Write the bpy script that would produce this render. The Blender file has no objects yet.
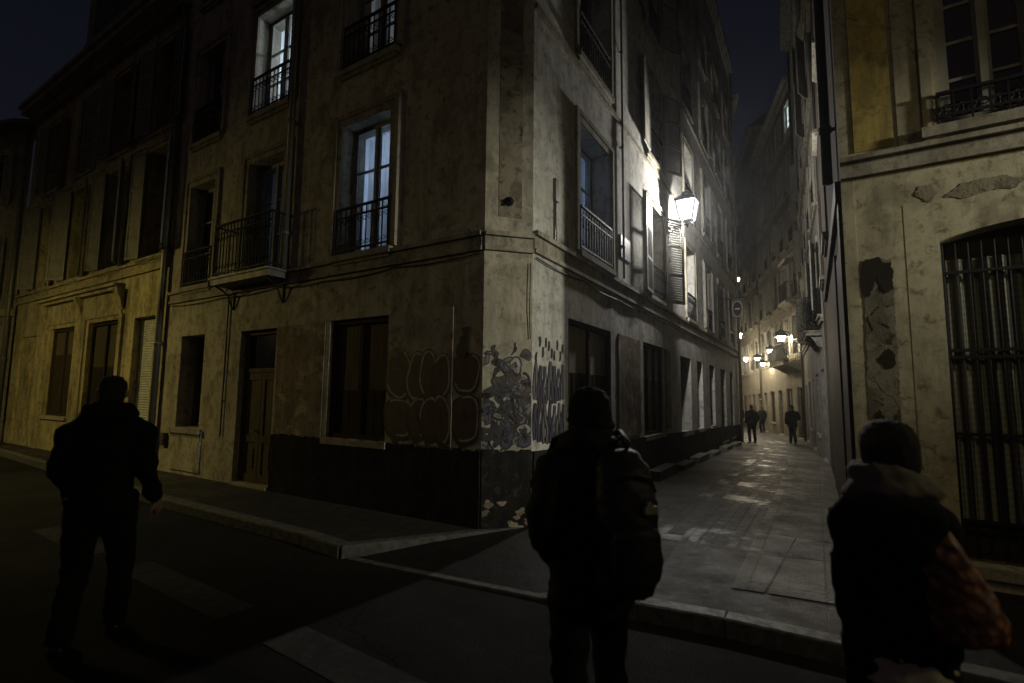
import bpy, bmesh, math, random
from mathutils import Vector, Matrix, noise
random.seed(7)
S = bpy.context.scene
col = S.collection
R_ = math.radians

# ------------------------------------------------------------------ camera
cam_d = bpy.data.cameras.new("camera"); cam = bpy.data.objects.new("camera", cam_d); col.objects.link(cam)
cam_d.sensor_width = 36; cam_d.lens = 520/1024*36; cam_d.clip_end = 600; cam_d.clip_start = 0.05
cam.matrix_world = Matrix.Translation((0, 0, 1.66)) @ Matrix.Rotation(R_(90+5.9), 4, 'X') @ Matrix.Rotation(R_(0.6), 4, 'Z')
cam_d.dof.use_dof = True; cam_d.dof.focus_distance = 9.5; cam_d.dof.aperture_fstop = 1.5
S.camera = cam

# ------------------------------------------------------------------ night sky
w = bpy.data.worlds.new("World"); S.world = w; w.use_nodes = True
wn = w.node_tree.nodes; wl = w.node_tree.links
sky = wn.new("ShaderNodeTexSky"); sky.sky_type = 'NISHITA'; sky.sun_disc = False
sky.sun_elevation = R_(35); sky.sun_rotation = R_(200); sky.air_density = 1.5; sky.ozone_density = 6
tint = wn.new("ShaderNodeMixRGB"); tint.blend_type = 'MULTIPLY'; tint.inputs[0].default_value = 1
tint.inputs[2].default_value = (1.0, 0.62, 0.62, 1)
wl.new(sky.outputs[0], tint.inputs[1]); wl.new(tint.outputs[0], wn["Background"].inputs[0])
wn["Background"].inputs[1].default_value = 0.004
sd = bpy.data.lights.new("moon", 'SUN'); sd.energy = 0.002; sd.angle = R_(0.5); sd.color = (.8, .88, 1)
so = bpy.data.objects.new("moon", sd); so.rotation_euler = (R_(50), 0, R_(-25)); col.objects.link(so)

S.view_settings.view_transform = 'Standard'; S.view_settings.look = 'None'
S.view_settings.exposure = 0.0; S.view_settings.gamma = 1.0; S.view_settings.use_curve_mapping = False
S.cycles.use_denoising = True; S.cycles.max_bounces = 6; S.cycles.diffuse_bounces = 4
S.cycles.glossy_bounces = 3; S.cycles.transparent_max_bounces = 8; S.cycles.sample_clamp_indirect = 3.0
S.cycles.caustics_reflective = False; S.cycles.caustics_refractive = False
S.cycles.use_light_tree = True

LANTERN_W = 1480.0      # bulb of the white lantern
LAMP_M_W = 1750.0       # added floodlight, unseen, on the building at the right, further along its front
LAMP_L_W = 245.0       # sodium lantern down the street
FAR_W = 340.0
HAZE = .0009

# ------------------------------------------------------------------ materials
class NT:
    def __init__(s, name):
        s.m = bpy.data.materials.new(name); s.m.use_nodes = True
        s.n = s.m.node_tree.nodes; s.l = s.m.node_tree.links
        s.b = s.n["Principled BSDF"]; s.out = s.n["Material Output"]
        s.tc = s.n.new("ShaderNodeTexCoord").outputs['Object']
    def map(s, scale=(1, 1, 1), loc=(0, 0, 0)):
        q = s.n.new("ShaderNodeMapping"); q.inputs['Scale'].default_value = scale; q.inputs['Location'].default_value = loc
        s.l.new(s.tc, q.inputs[0]); return q.outputs[0]
    def noise(s, scale, detail=6, rough=.6, vec=None, dist=0):
        q = s.n.new("ShaderNodeTexNoise"); q.inputs['Scale'].default_value = scale; q.inputs['Detail'].default_value = detail
        q.inputs['Roughness'].default_value = rough; q.inputs['Distortion'].default_value = dist
        s.l.new(vec or s.tc, q.inputs['Vector']); return q.outputs[0]
    def ramp(s, fac, stops, interp='LINEAR'):
        q = s.n.new("ShaderNodeValToRGB"); s.l.new(fac, q.inputs[0]); e = q.color_ramp.elements
        q.color_ramp.interpolation = interp
        while len(e) < len(stops): e.new(.5)
        for k, (p, c) in enumerate(stops):
            e[k].position = p
            if not isinstance(c, (tuple, list)): c = (c, c, c)
            e[k].color = tuple(c)[:3]+(1,)
        return q.outputs[0]
    def mix(s, fac, a, b, mode='MIX'):
        q = s.n.new("ShaderNodeMixRGB"); q.blend_type = mode
        for k, x in ((0, fac), (1, a), (2, b)):
            if hasattr(x, 'is_linked'): s.l.new(x, q.inputs[k])
            elif k == 0: q.inputs[0].default_value = x
            else: q.inputs[k].default_value = (tuple(x)+(1,))[:4] if isinstance(x, (tuple, list)) else (x, x, x, 1)
        return q.outputs[0]
    def math(s, op, a, b=None):
        q = s.n.new("ShaderNodeMath"); q.operation = op
        for k, x in ((0, a), (1, b)):
            if x is None: continue
            if hasattr(x, 'is_linked'): s.l.new(x, q.inputs[k])
            else: q.inputs[k].default_value = x
        return q.outputs[0]
    def bump(s, h, strength=.4, dist=.02, prev=None):
        q = s.n.new("ShaderNodeBump"); q.inputs['Strength'].default_value = strength; q.inputs['Distance'].default_value = dist
        s.l.new(h, q.inputs['Height'])
        if prev: s.l.new(prev, q.inputs['Normal'])
        return q.outputs[0]
    def fin(s, color=None, rough=None, normal=None, metal=0, spec=None):
        for k, x in (('Base Color', color), ('Roughness', rough), ('Normal', normal)):
            if x is None: continue
            if hasattr(x, 'is_linked'): s.l.new(x, s.b.inputs[k])
            elif k == 'Base Color': s.b.inputs[k].default_value = tuple(x)[:3]+(1,)
            else: s.b.inputs[k].default_value = x
        s.b.inputs['Metallic'].default_value = metal
        if spec is not None: s.b.inputs['Specular IOR Level'].default_value = spec
        return s.m

def stucco(name, base, grime, patch=None, amount=.5, streak=.5, seed=0.0, patch_amt=.62, bump=.4, spots=.6):
    t = NT(name)
    big = t.noise(.6, 5, .6, t.map(loc=(seed, seed*2, seed)))
    blot = t.noise(1.9, 9, .68, t.map(loc=(seed*3, 1, seed)), .5)
    st = t.noise(1.0, 8, .75, t.map((2.4, 2.4, .5), (seed, 0, seed)))
    st2 = t.noise(1.0, 8, .75, t.map((6, 6, 1.3), (seed, 4, seed)))
    spk = t.noise(7.5, 8, .75, t.map(loc=(seed*3, 0, seed)), .4)
    fine = t.noise(45, 4, .65)
    dk = tuple(x*.55+y*.25 for x, y in zip(base, grime))
    c = t.mix(t.ramp(big, [(.35, 0), (.68, amount)]), base, tuple(x*.66 for x in base))
    c = t.mix(t.ramp(blot, [(.36, .95), (.45, 0), (.51, 0), (.60, min(1, amount*1.7))]), c, dk)
    c = t.mix(t.ramp(st, [(.47, 0), (.66, min(1, streak*1.2))]), c, grime)
    c = t.mix(t.ramp(st2, [(.55, 0), (.66, min(1, streak*1.1))]), c, grime)
    if patch:
        pm = t.ramp(t.noise(2.6, 10, .68, t.map(loc=(seed+4, 1, seed)), .3), [(patch_amt-.02, 0), (patch_amt+.05, .85)])
        c = t.mix(pm, c, patch)
    c = t.mix(t.ramp(spk, [(.54, 0), (.63, min(1, spots*1.3))]), c, grime)
    vo = t.n.new("ShaderNodeTexVoronoi"); vo.feature = 'DISTANCE_TO_EDGE'; vo.inputs['Scale'].default_value = .55
    nz = t.n.new("ShaderNodeTexNoise"); nz.inputs['Scale'].default_value = 2.2; nz.inputs['Detail'].default_value = 6; t.l.new(t.tc, nz.inputs['Vector'])
    t.l.new(t.mix(.45, t.tc, nz.outputs[1]), vo.inputs['Vector'])
    cr = t.ramp(vo.outputs[0], [(0, .4), (.004, 0)]); c = t.mix(cr, c, tuple(x*.5 for x in grime))
    c = t.mix(t.ramp(fine, [(.3, .3), (.62, 0)]), c, tuple(x*.5 for x in base))
    h = t.mix(.5, spk, fine); h = t.mix(cr, h, 0.0)
    return t.fin(c, .93, t.bump(h, bump, .008), spec=.05)

def simple(name, color, rough=.6, metal=0, var=.35, scale=9, bump=.2, spec=None, stretch=(1, 1, 1)):
    t = NT(name); n = t.noise(scale, 6, .65, t.map(stretch))
    c = t.mix(t.ramp(n, [(.35, 0), (.7, 1)]), color, tuple(x*(1-var) for x in color))
    return t.fin(c, t.ramp(n, [(.3, max(.02, rough-.12)), (.7, min(1, rough+.1))]), t.bump(n, bump, .005), metal, spec)

def emit(name, color, strength):
    t = NT(name); t.b.inputs['Base Color'].default_value = (.8, .8, .8, 1)
    t.b.inputs['Emission Color'].default_value = tuple(color)+(1,); t.b.inputs['Emission Strength'].default_value = strength
    return t.m

M = {}
M['wall_a'] = stucco('grey_stucco', (.42, .39, .305), (.095, .085, .065), (.23, .21, .17), .6, .55, 1.3, .64)
M['wall_a_alley'] = stucco('alley_stucco', (.52, .51, .47), (.12, .115, .10), (.25, .24, .21), .5, .45, 7.1, .63)
M['wall_b'] = stucco('ochre_stucco', (.48, .42, .23), (.085, .07, .035), (.22, .18, .11), .7, .75, 3.7, .6)
M['wall_c'] = stucco('dim_stucco', (.28, .26, .2), (.07, .06, .05), None, .6, .6, 5.5)
M['wall_m'] = stucco('cream_stucco', (.46, .425, .30), (.11, .098, .065), None, .5, .5, 9.2, bump=.2)
M['wall_m_side'] = stucco('dark_side_stucco', (.035, .030, .024), (.015, .013, .01), None, .6, .6, 2.2)  # side wall coloured far darker than the cream front
M['wall_r1'] = stucco('pale_alley_stucco', (.26, .255, .24), (.06, .055, .05), (.2, .19, .17), .6, .7, 12.4)
M['wall_r2'] = stucco('warm_alley_stucco', (.23, .21, .165), (.10, .085, .06), None, .6, .6, 15.4)
M['ochre'] = stucco('ochre_panel', (.52, .40, .12), (.12, .10, .05), (.25, .21, .13), .8, .6, 6.6, .62)
M['stone'] = stucco('trim_stone', (.35, .325, .26), (.09, .08, .06), None, .5, .6, 8.8)
M['stone_b'] = stucco('trim_stone_ochre', (.40, .35, .21), (.08, .07, .04), None, .5, .7, 4.8)
M['dado'] = stucco('black_dado_paint', (.016, .016, .0155), (.045, .041, .036), (.10, .09, .075), .8, .45, 3.1, .70, spots=.8)
M['raw'] = stucco('raw_plaster', (.25, .21, .16), (.07, .06, .045), (.36, .32, .25), .8, .7, 2.9, .55)
M['patchy'] = stucco('torn_plaster', (.42, .385, .32), (.06, .055, .045), (.34, .31, .26), .9, .4, 6.1, .6)
M['mortar'] = stucco('exposed_mortar', (.27, .245, .18), (.035, .03, .022), (.10, .09, .065), .9, .2, 1.9, .52, .8, .95)
M['hole_dark'] = stucco('painted_hole_dark', (.035, .03, .022), (.02, .018, .015), None, .5, .5, 1.1)  # darkness inside the plaster holes, painted on flat patches
M['wood'] = simple('dark_timber', (.045, .036, .026), .75, 0, .5, 4, .35, .05, stretch=(6, 6, .5))
M['wood_mid'] = simple('brown_timber', (.10, .082, .055), .75, 0, .5, 4, .35, .08, stretch=(6, 6, .5))
M['ply'] = simple('faded_plywood', (.24, .22, .185), .8, 0, .45, 3, .3, stretch=(4, 4, .6))
M['frame'] = simple('grimy_window_paint', (.27, .26, .22), .6, 0, .35, 6)
M['frame_dark'] = simple('dark_window_paint', (.09, .085, .075), .6, 0, .35, 6)
M['shutter'] = simple('grey_shutter_paint', (.20, .195, .165), .7, 0, .45, 5)
M['roller'] = simple('pale_roller_slats', (.45, .45, .42), .5, 0, .4, 5)
def lace():
    t = NT('faded_lace'); a = t.noise(1.0, 3, .6, t.map((26, 26, .25))); b = t.n.new("ShaderNodeTexWave"); b.bands_direction = 'Z'; b.inputs['Scale'].default_value = 5.2; b.inputs['Distortion'].default_value = 1.5; t.l.new(t.tc, b.inputs['Vector'])
    c = t.ramp(a, [(.40, (.05, .05, .045)), (.58, (.20, .197, .17))]); c = t.mix(t.ramp(b.outputs[1], [(.35, .3), (.6, 0)]), c, (.05, .05, .045))
    return t.fin(c, .95, spec=.1)
M['lace'] = lace()
M['iron'] = simple('black_iron', (.010, .010, .011), .7, 0, .3, 20, spec=.15)
M['zinc'] = simple('grey_zinc_pipe', (.15, .145, .125), .5, .5, .4, 7, stretch=(1, 1, .3))
M['slate'] = simple('roof_slate', (.06, .062, .07), .55, 0, .5, 10)
M['ring'] = simple('pale_sign_rim', (.30, .29, .27), .6)
def glass(name, base=(.006, .007, .009)):
    t = NT(name); n = t.noise(2.5, 2, .5)
    return t.fin(base, t.ramp(n, [(.3, .04), (.7, .12)]), t.bump(n, .06, .01))
M['glass'] = glass('dark_glass')
def clear_glass():
    t = NT('clear_glass'); a = t.n.new("ShaderNodeBsdfTransparent"); a.inputs[0].default_value = (.8, .84, .88, 1)
    g = t.n.new("ShaderNodeBsdfGlossy"); g.inputs['Roughness'].default_value = .06
    mx = t.n.new("ShaderNodeMixShader"); mx.inputs[0].default_value = .08
    t.l.new(a.outputs[0], mx.inputs[1]); t.l.new(g.outputs[0], mx.inputs[2]); t.l.new(mx.outputs[0], t.out.inputs[0]); return t.m
M['clear'] = clear_glass()
M['room'] = simple('painted_room', (.62, .64, .66), .8, 0, .1, 3)
M['awning'] = simple('pale_canvas', (.5, .48, .42), .9, 0, .3, 6)
def net():
    t = NT('pale_curtain'); n = t.noise(3, 5, .6, t.map((9, 9, .3))); c = t.ramp(n, [(.3, (.55, .56, .56)), (.7, (.8, .8, .79))])
    tr = t.n.new("ShaderNodeBsdfTranslucent"); t.l.new(c, tr.inputs[0]); df = t.n.new("ShaderNodeBsdfDiffuse"); t.l.new(c, df.inputs[0])
    mx = t.n.new("ShaderNodeMixShader"); mx.inputs[0].default_value = .65; t.l.new(df.outputs[0], mx.inputs[1]); t.l.new(tr.outputs[0], mx.inputs[2]); t.l.new(mx.outputs[0], t.out.inputs[0]); return t.m
M['curtain'] = net()
def lit_glass(name, color, e):
    t = NT(name); a = t.n.new("ShaderNodeBsdfTransparent"); q = t.n.new("ShaderNodeEmission"); q.inputs[0].default_value = tuple(color)+(1,); q.inputs[1].default_value = e
    ad = t.n.new("ShaderNodeAddShader"); t.l.new(a.outputs[0], ad.inputs[0]); t.l.new(q.outputs[0], ad.inputs[1]); t.l.new(ad.outputs[0], t.out.inputs[0]); return t.m
M['lamp_white'] = lit_glass('frosted_lantern_glass', (1, .97, .92), 1.1)
M['bulb'] = emit('lantern_bulb', (1, .97, .9), 30)
M['lamp_m'] = emit('warm_lantern_glass_lit', (1, .96, .78), 60)  # lens of the added floodlight
M['lamp_l'] = emit('sodium_lantern_glass_lit', (1, .80, .26), LAMP_L_W)
M['lamp_s'] = emit('warm_lantern_glass_lit', (1, .82, .35), 52.0)
M['lamp_far'] = emit('far_lantern_glass_lit', (1, .85, .60), FAR_W)

def asphalt(name, base, rough0, rough1, wet=.0, seed=0):
    t = NT(name)
    g = t.noise(70, 4, .75); b = t.noise(.8, 6, .6, t.map(loc=(seed, 0, 0))); m = t.noise(7, 6, .7)
    crack = t.n.new("ShaderNodeTexVoronoi"); crack.feature = 'DISTANCE_TO_EDGE'; crack.inputs['Scale'].default_value = .45
    wn_ = t.n.new("ShaderNodeTexNoise"); wn_.inputs['Scale'].default_value = 2.5; t.l.new(t.tc, wn_.inputs['Vector'])
    wob = t.mix(.3, t.tc, wn_.outputs[1]); t.l.new(wob, crack.inputs['Vector'])
    cr = t.ramp(crack.outputs[0], [(.0, .6), (.006, 0)])
    c = t.mix(t.ramp(g, [(.38, 0), (.62, 1)]), tuple(x*.35 for x in base), tuple(x*1.7 for x in base))
    c = t.mix(t.ramp(b, [(.4, 0), (.62, .7)]), c, tuple(x*.6 for x in base))
    c = t.mix(t.ramp(m, [(.55, 0), (.7, .4)]), c, tuple(x*1.6 for x in base))
    c = t.mix(cr, c, (.01, .01, .01))
    r = t.ramp(t.mix(.5, b, m), [(.38, rough0), (.6, rough1)])
    h = t.mix(.35, g, m); h = t.mix(cr, h, 0.0)
    return t.fin(c, r, t.bump(h, .8, .012), spec=.05)
M['asphalt'] = asphalt('worn_asphalt', (.020, .0198, .019), .75, .95)
def slabs(name, base, bw, bh, rot=0, rough0=.35, rough1=.7, mort=.012):
    t = NT(name)
    mp = t.n.new("ShaderNodeMapping"); mp.inputs['Rotation'].default_value = (0, 0, -rot); t.l.new(t.tc, mp.inputs[0])
    br = t.n.new("ShaderNodeTexBrick"); t.l.new(mp.outputs[0], br.inputs['Vector'])
    br.inputs['Scale'].default_value = 1; br.inputs['Brick Width'].default_value = bw; br.inputs['Row Height'].default_value = bh
    br.inputs['Mortar Size'].default_value = mort; br.inputs['Mortar Smooth'].default_value = .2; br.inputs['Bias'].default_value = 0
    br.inputs['Color1'].default_value = tuple(base)+(1,); br.inputs['Color2'].default_value = tuple(x*.68 for x in base)+(1,)
    br.inputs['Mortar'].default_value = (.02, .019, .017, 1)
    n = t.noise(5, 8, .7); g = t.noise(60, 4, .7); b = t.noise(.9, 5, .6)
    c = t.mix(t.ramp(n, [(.4, 0), (.62, .8)]), br.outputs[0], tuple(x*.4 for x in base)); c = t.mix(t.ramp(g, [(.42, 0), (.62, .6)]), c, tuple(x*1.9 for x in base))
    c = t.mix(t.ramp(b, [(.4, 0), (.7, .5)]), c, tuple(x*.5 for x in base))
    r = t.ramp(t.mix(.5, n, b), [(.4, rough0), (.62, rough1)])
    h = t.mix(.2, n, g); h2 = t.mix(br.outputs[1], h, 0.0)
    return t.fin(c, r, t.bump(h2, .9, .015), spec=.06)
ALLEY = R_(59.7)
M['sidewalk'] = slabs('pavement_asphalt_slabs', (.04, .038, .034), 1.4, 2.2, R_(147.2), .4, .75, .006)
M['granite'] = slabs('granite_slabs', (.06, .058, .055), 1.1, .55, ALLEY, .5, .8)
M['granite_c'] = slabs('pale_corner_slabs', (.13, .127, .12), 1.1, .55, ALLEY, .5, .8)
M['granite_l'] = slabs('worn_slabs', (.036, .035, .033), .9, .65, ALLEY, .45, .75)
M['apron'] = slabs('apron_paving', (.02, .0195, .0185), 2.4, 3.0, ALLEY, .4, .7, .005)
M['kerb'] = simple('kerb_granite', (.13, .127, .118), .55, 0, .6, 14, .5, .08)
M['paint'] = stucco('worn_road_paint', (.045, .045, .044), (.07, .07, .065), (.06, .06, .058), .6, .2, 2.4, .52)
def cobble():
    t = NT('wet_setts')
    mp = t.n.new("ShaderNodeMapping"); mp.inputs['Rotation'].default_value = (0, 0, -ALLEY); t.l.new(t.tc, mp.inputs[0])
    br = t.n.new("ShaderNodeTexBrick"); t.l.new(mp.outputs[0], br.inputs['Vector'])
    br.inputs['Scale'].default_value = 1; br.inputs['Brick Width'].default_value = .2; br.inputs['Row Height'].default_value = .13
    br.inputs['Mortar Size'].default_value = .012; br.inputs['Mortar Smooth'].default_value = .6
    br.inputs['Color1'].default_value = (.050, .048, .045, 1); br.inputs['Color2'].default_value = (.026, .025, .0235, 1); br.inputs['Mortar'].default_value = (.025, .024, .022, 1)
    n = t.noise(6, 8, .7); p = t.noise(.75, 4, .5, t.map((1, 1, 1), (3.3, 8.1, 0))); g = t.noise(60, 3, .6)
    wet = t.ramp(t.mix(.45, p, n), [(.53, 0), (.60, 1)])
    c = t.mix(t.ramp(n, [(.38, 0), (.62, .85)]), br.outputs[0], (.018, .0175, .0165)); c = t.mix(t.ramp(t.noise(1.3, 7, .7), [(.4, 0), (.62, .75)]), c, (.02, .0195, .0185)); c = t.mix(t.ramp(g, [(.45, 0), (.7, .5)]), c, (.085, .083, .078))
    c = t.mix(wet, c, t.mix(1, c, .8, 'MULTIPLY'))
    r = t.mix(wet, t.ramp(n, [(.3, .5), (.7, .75)]), t.ramp(n, [(.3, .26), (.7, .5)]))
    h = t.mix(.3, t.math('SUBTRACT', 1.0, br.outputs[1]), n)
    sp = t.ramp(wet, [(0, .06), (1, .5)]); t.l.new(sp, t.b.inputs['Specular IOR Level'])
    return t.fin(c, r, t.bump(h, .6, .014))
M['cobble'] = cobble()
def cloth(name, color, rough=.9, scale=160, var=.4, sheen=.0):
    t = NT(name); n = t.noise(4, 6, .6); g = t.noise(scale, 2, .6)
    c = t.mix(t.ramp(n, [(.35, 0), (.7, 1)]), color, tuple(x*(1-var) for x in color))
    c = t.mix(t.ramp(g, [(.3, .35), (.7, 0)]), c, tuple(x*.4 for x in color))
    return t.fin(c, rough, t.bump(g, .25, .002), spec=.2)
M['skin'] = simple('skin', (.30, .18, .13), .5, 0, .15, 20, .05)
M['hair'] = simple('dark_hair', (.012, .009, .007), .85, 0, .4, 40, .6, stretch=(1, 1, .15))
M['eye'] = simple('eye', (.05, .04, .03), .15)
M['coat_black'] = cloth('black_coat_cloth', (.008, .008, .009))
M['coat_navy'] = cloth('navy_parka_cloth', (.009, .010, .014))
M['coat_dark'] = cloth('charcoal_jacket_cloth', (.011, .011, .011), .75)
M['jeans'] = cloth('dark_jeans', (.017, .019, .028))
M['trouser'] = cloth('black_trousers', (.013, .013, .014))
M['shoe'] = simple('black_leather', (.015, .014, .013), .4)
M['knit'] = cloth('knit_beanie', (.009, .009, .009), .95, 60)
M['scarf'] = cloth('grey_scarf_wool', (.26, .24, .185), .95, 45)
M['cream'] = cloth('cream_wool', (.62, .57, .44), .95, 60)
M['pack'] = cloth('backpack_nylon', (.020, .020, .022), .55, 220)
M['packtrim'] = simple('pale_badge', (.30, .28, .22), .6)
def woven():
    t = NT('brown_woven_leather'); w1 = t.n.new("ShaderNodeTexBrick"); t.l.new(t.tc, w1.inputs['Vector'])
    mp = t.map((1, 1, 1)); q = t.n.new("ShaderNodeTexVoronoi"); q.inputs['Scale'].default_value = 30; t.l.new(t.tc, q.inputs['Vector'])
    c = t.mix(t.ramp(q.outputs[0], [(.1, 0), (.6, 1)]), (.42, .19, .085), (.09, .03, .015))
    return t.fin(c, .5, t.bump(q.outputs[0], .7, .006))
M['woven'] = woven()
M['leaf'] = simple('dusty_leaf', (.05, .075, .03), .6, 0, .5, 30)
M['g_dark'] = simple('black_spray_paint', (.010, .009, .012), .6)
M['g_red'] = simple('maroon_spray_paint', (.055, .026, .024), .65)
M['g_pale'] = simple('pale_spray_paint', (.33, .31, .285), .65, 0, .5, 12)
M['g_violet'] = simple('violet_spray_paint', (.05, .045, .085), .65)
M['g_grey'] = simple('grey_spray_paint', (.12, .11, .115), .65)
M['blue_plate'] = simple('faded_street_plate', (.10, .11, .14), .5)

# ------------------------------------------------------------------ mesh helpers
class MB:
    def __init__(s): s.v = []; s.f = []; s.m = []; s.sm = []
    def add(s, vs, fs, mi=0, smooth=False):
        o = len(s.v); s.v += [tuple(x) for x in vs]
        for f in fs: s.f.append([i+o for i in f]); s.m.append(mi); s.sm.append(smooth)
    def quad(s, a, b, c, d, mi=0): s.add([a, b, c, d], [(0, 1, 2, 3)], mi)
    def box(s, x0, x1, y0, y1, z0, z1, mi=0):
        if x0 > x1: x0, x1 = x1, x0
        if y0 > y1: y0, y1 = y1, y0
        vs = [(x, y, z) for x in (x0, x1) for y in (y0, y1) for z in (z0, z1)]
        s.add(vs, [(0, 1, 3, 2), (4, 6, 7, 5), (0, 4, 5, 1), (2, 3, 7, 6), (0, 2, 6, 4), (1, 5, 7, 3)], mi)
    def tube(s, pts, r, n=6, mi=0, cap=True, flat=1.0):
        pts = [Vector(p) for p in pts]; k = len(pts); rr = r if isinstance(r, (list, tuple)) else [r]*k
        vs = []; up = Vector((0, 0, 1))
        d0 = (pts[1]-pts[0]).normalized(); a = d0.cross(up)
        if a.length < 1e-3: a = Vector((1, 0, 0))
        a.normalize()
        for i, p in enumerate(pts):
            d = (pts[min(i+1, k-1)]-pts[max(i-1, 0)]).normalized()
            a = (a-d*a.dot(d)).normalized(); b = d.cross(a)
            for j in range(n):
                t = 2*math.pi*j/n; vs.append(p+a*math.cos(t)*rr[i]+b*math.sin(t)*rr[i]*flat)
        fs = [(i*n+j, i*n+(j+1) % n, (i+1)*n+(j+1) % n, (i+1)*n+j) for i in range(k-1) for j in range(n)]
        if cap: fs += [tuple(range(n-1, -1, -1)), tuple(range((k-1)*n, k*n))]
        s.add(vs, fs, mi, n > 5)
    def rings(s, rr, n=20, mi=0, cap=True):
        """rr: list of (centre, half_x, half_y, tilt_matrix or None)"""
        vs = []
        for c, a, b, mt in rr:
            for j in range(n):
                t = 2*math.pi*j/n; q = Vector((math.cos(t)*a, math.sin(t)*b, 0))
                if mt: q = mt @ q
                vs.append(Vector(c)+q)
        k = len(rr)
        fs = [(i*n+j, i*n+(j+1) % n, (i+1)*n+(j+1) % n, (i+1)*n+j) for i in range(k-1) for j in range(n)]
        if cap: fs += [tuple(range(n-1, -1, -1)), tuple(range((k-1)*n, k*n))]
        s.add(vs, fs, mi, True)
    def ball(s, c, rx, ry, rz, n=14, mi=0):
        c = Vector(c); rr = []
        for i in range(1, n//2+1):
            t = math.pi*i/(n//2+1); rr.append((c+Vector((0, 0, -rz*math.cos(t))), rx*math.sin(t), ry*math.sin(t), None))
        s.rings(rr, n, mi)
    def mesh(s, name, mats):
        me = bpy.data.meshes.new(name); me.from_pydata(s.v, [], s.f)
        for x in mats: me.materials.append(x)
        me.polygons.foreach_set('material_index', s.m); me.polygons.foreach_set('use_smooth', s.sm); me.update()
        return me

def tag(o, label=None, cat=None, group=None, kind=None):
    for k, x in (('label', label), ('category', cat), ('group', group), ('kind', kind)):
        if x: o[k] = x
    return o
def link(name, me, parent=None, loc=(0, 0, 0), rz=0.0):
    o = bpy.data.objects.new(name, me); col.objects.link(o); o.location = loc; o.rotation_euler = (0, 0, rz)
    if parent: o.parent = parent
    return o
def obj(name, mb, mats, parent=None, loc=(0, 0, 0), rz=0.0):
    if not isinstance(mats, (list, tuple)): mats = [mats]
    return link(name, mb.mesh(name, mats), parent, loc, rz)
def empty(name, loc=(0, 0, 0), rz=0.0):
    o = bpy.data.objects.new(name, None); col.objects.link(o); o.location = loc; o.rotation_euler = (0, 0, rz)
    o.empty_display_size = .1
    return o

class Facade:
    """A vertical wall plane: u runs along it, y points out of it, z is up."""
    def __init__(s, o, deg, right=False):
        s.o = Vector((o[0], o[1], 0)); a = R_(deg); s.d = Vector((math.cos(a), math.sin(a), 0))
        s.out = Vector((s.d.y, -s.d.x, 0)) if right else Vector((-s.d.y, s.d.x, 0))
        s.s = -1 if right else 1
        x = s.d*s.s; s.rz = math.atan2(x.y, x.x)
    def pt(s, u, z, y=0.0): return s.o+s.d*u+s.out*y+Vector((0, 0, z))

def wall(mb, s, u0, u1, z0, z1, holes, depth=.3, mi=0):
    us = sorted(set([u0, u1]+[h[k] for h in holes for k in (0, 1)])); zs = sorted(set([z0, z1]+[h[k] for h in holes for k in (2, 3)]))
    us = [x for x in us if u0 <= x <= u1]; zs = [x for x in zs if z0 <= x <= z1]
    for i in range(len(us)-1):
        for j in range(len(zs)-1):
            cu, cz = (us[i]+us[i+1])/2, (zs[j]+zs[j+1])/2
            if any(h[0] < cu < h[1] and h[2] < cz < h[3] for h in holes): continue
            a, b, c, d = (s*us[i], 0, zs[j]), (s*us[i+1], 0, zs[j]), (s*us[i+1], 0, zs[j+1]), (s*us[i], 0, zs[j+1])
            mb.quad(*((d, c, b, a) if s > 0 else (a, b, c, d)), mi)
    for h in holes:
        dp = h[4] if len(h) > 4 else depth
        p = [(s*h[0], h[2]), (s*h[1], h[2]), (s*h[1], h[3]), (s*h[0], h[3])]
        for k in range(4):
            a, b = p[k], p[(k+1) % 4]
            mb.quad((a[0], 0, a[1]), (b[0], 0, b[1]), (b[0], -dp, b[1]), (a[0], -dp, a[1]), mi)

# ------------------------------------------------------------------ windows, shutters, railings
CACHE = {}
def cached(key, make):
    if key not in CACHE: CACHE[key] = make()
    return CACHE[key]

def casement(w, h, bars=3, y=-.2, st=.055):
    """two glazed leaves with glazing bars, glass at y"""
    m = MB(); x = w/2
    m.box(-x, -x+st, y-.03, y+.03, 0, h); m.box(x-st, x, y-.03, y+.03, 0, h)
    m.box(-x+st, x-st, y-.03, y+.03, h-st, h); m.box(-x+st, x-st, y-.03, y+.03, 0, st*1.6)
    m.box(-st*.5, st*.5, y-.028, y+.045, st*1.6, h-st)
    for sx in (-1, 1):
        m.box(sx*st*.5, sx*(st*.5+.028), y-.022, y+.022, st*1.6, h-st); m.box(sx*(x-st), sx*(x-st-.03), y-.022, y+.022, st*1.6, h-st)
        a, b = st*.5+.028, x-st-.03
        for k in range(1, bars+1):
            z = st*1.6+(h-st*2.6)*k/(bars+1); m.box(sx*a, sx*b, y-.018, y+.018, z-.014, z+.014)
    return m
def pane_mb(w, h, y=-.2):
    m = MB(); m.box(-w/2+.03, w/2-.03, y-.006, y, .03, h-.03); return m
def sill_mb(w, over=.12, out=.09, t=.09):
    m = MB(); m.box(-w/2-over, w/2+over, -.02, out, -t, -.002); m.box(-w/2-over+.04, w/2+over-.04, -.02, out-.04, -t-.05, -t)
    m.box(-w/2+.001, w/2-.001, -.42, -.02, -.06, .012); return m
def surround_mb(w, h, b=.17, out=.028):
    m = MB()
    for sx in (-1, 1):
        m.box(sx*(w/2+.004), sx*(w/2+b), -.01, out, 0, h); m.box(sx*(w/2+b*.62), sx*(w/2+b+.012), -.01, out+.022, 0, h+b*.62)
    m.box(-w/2-b*.62, w/2+b*.62, -.01, out, h+.004, h+b); m.box(-w/2-b-.012, w/2+b+.012, -.01, out+.022, h+b*.62, h+b+.012)
    return m
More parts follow.
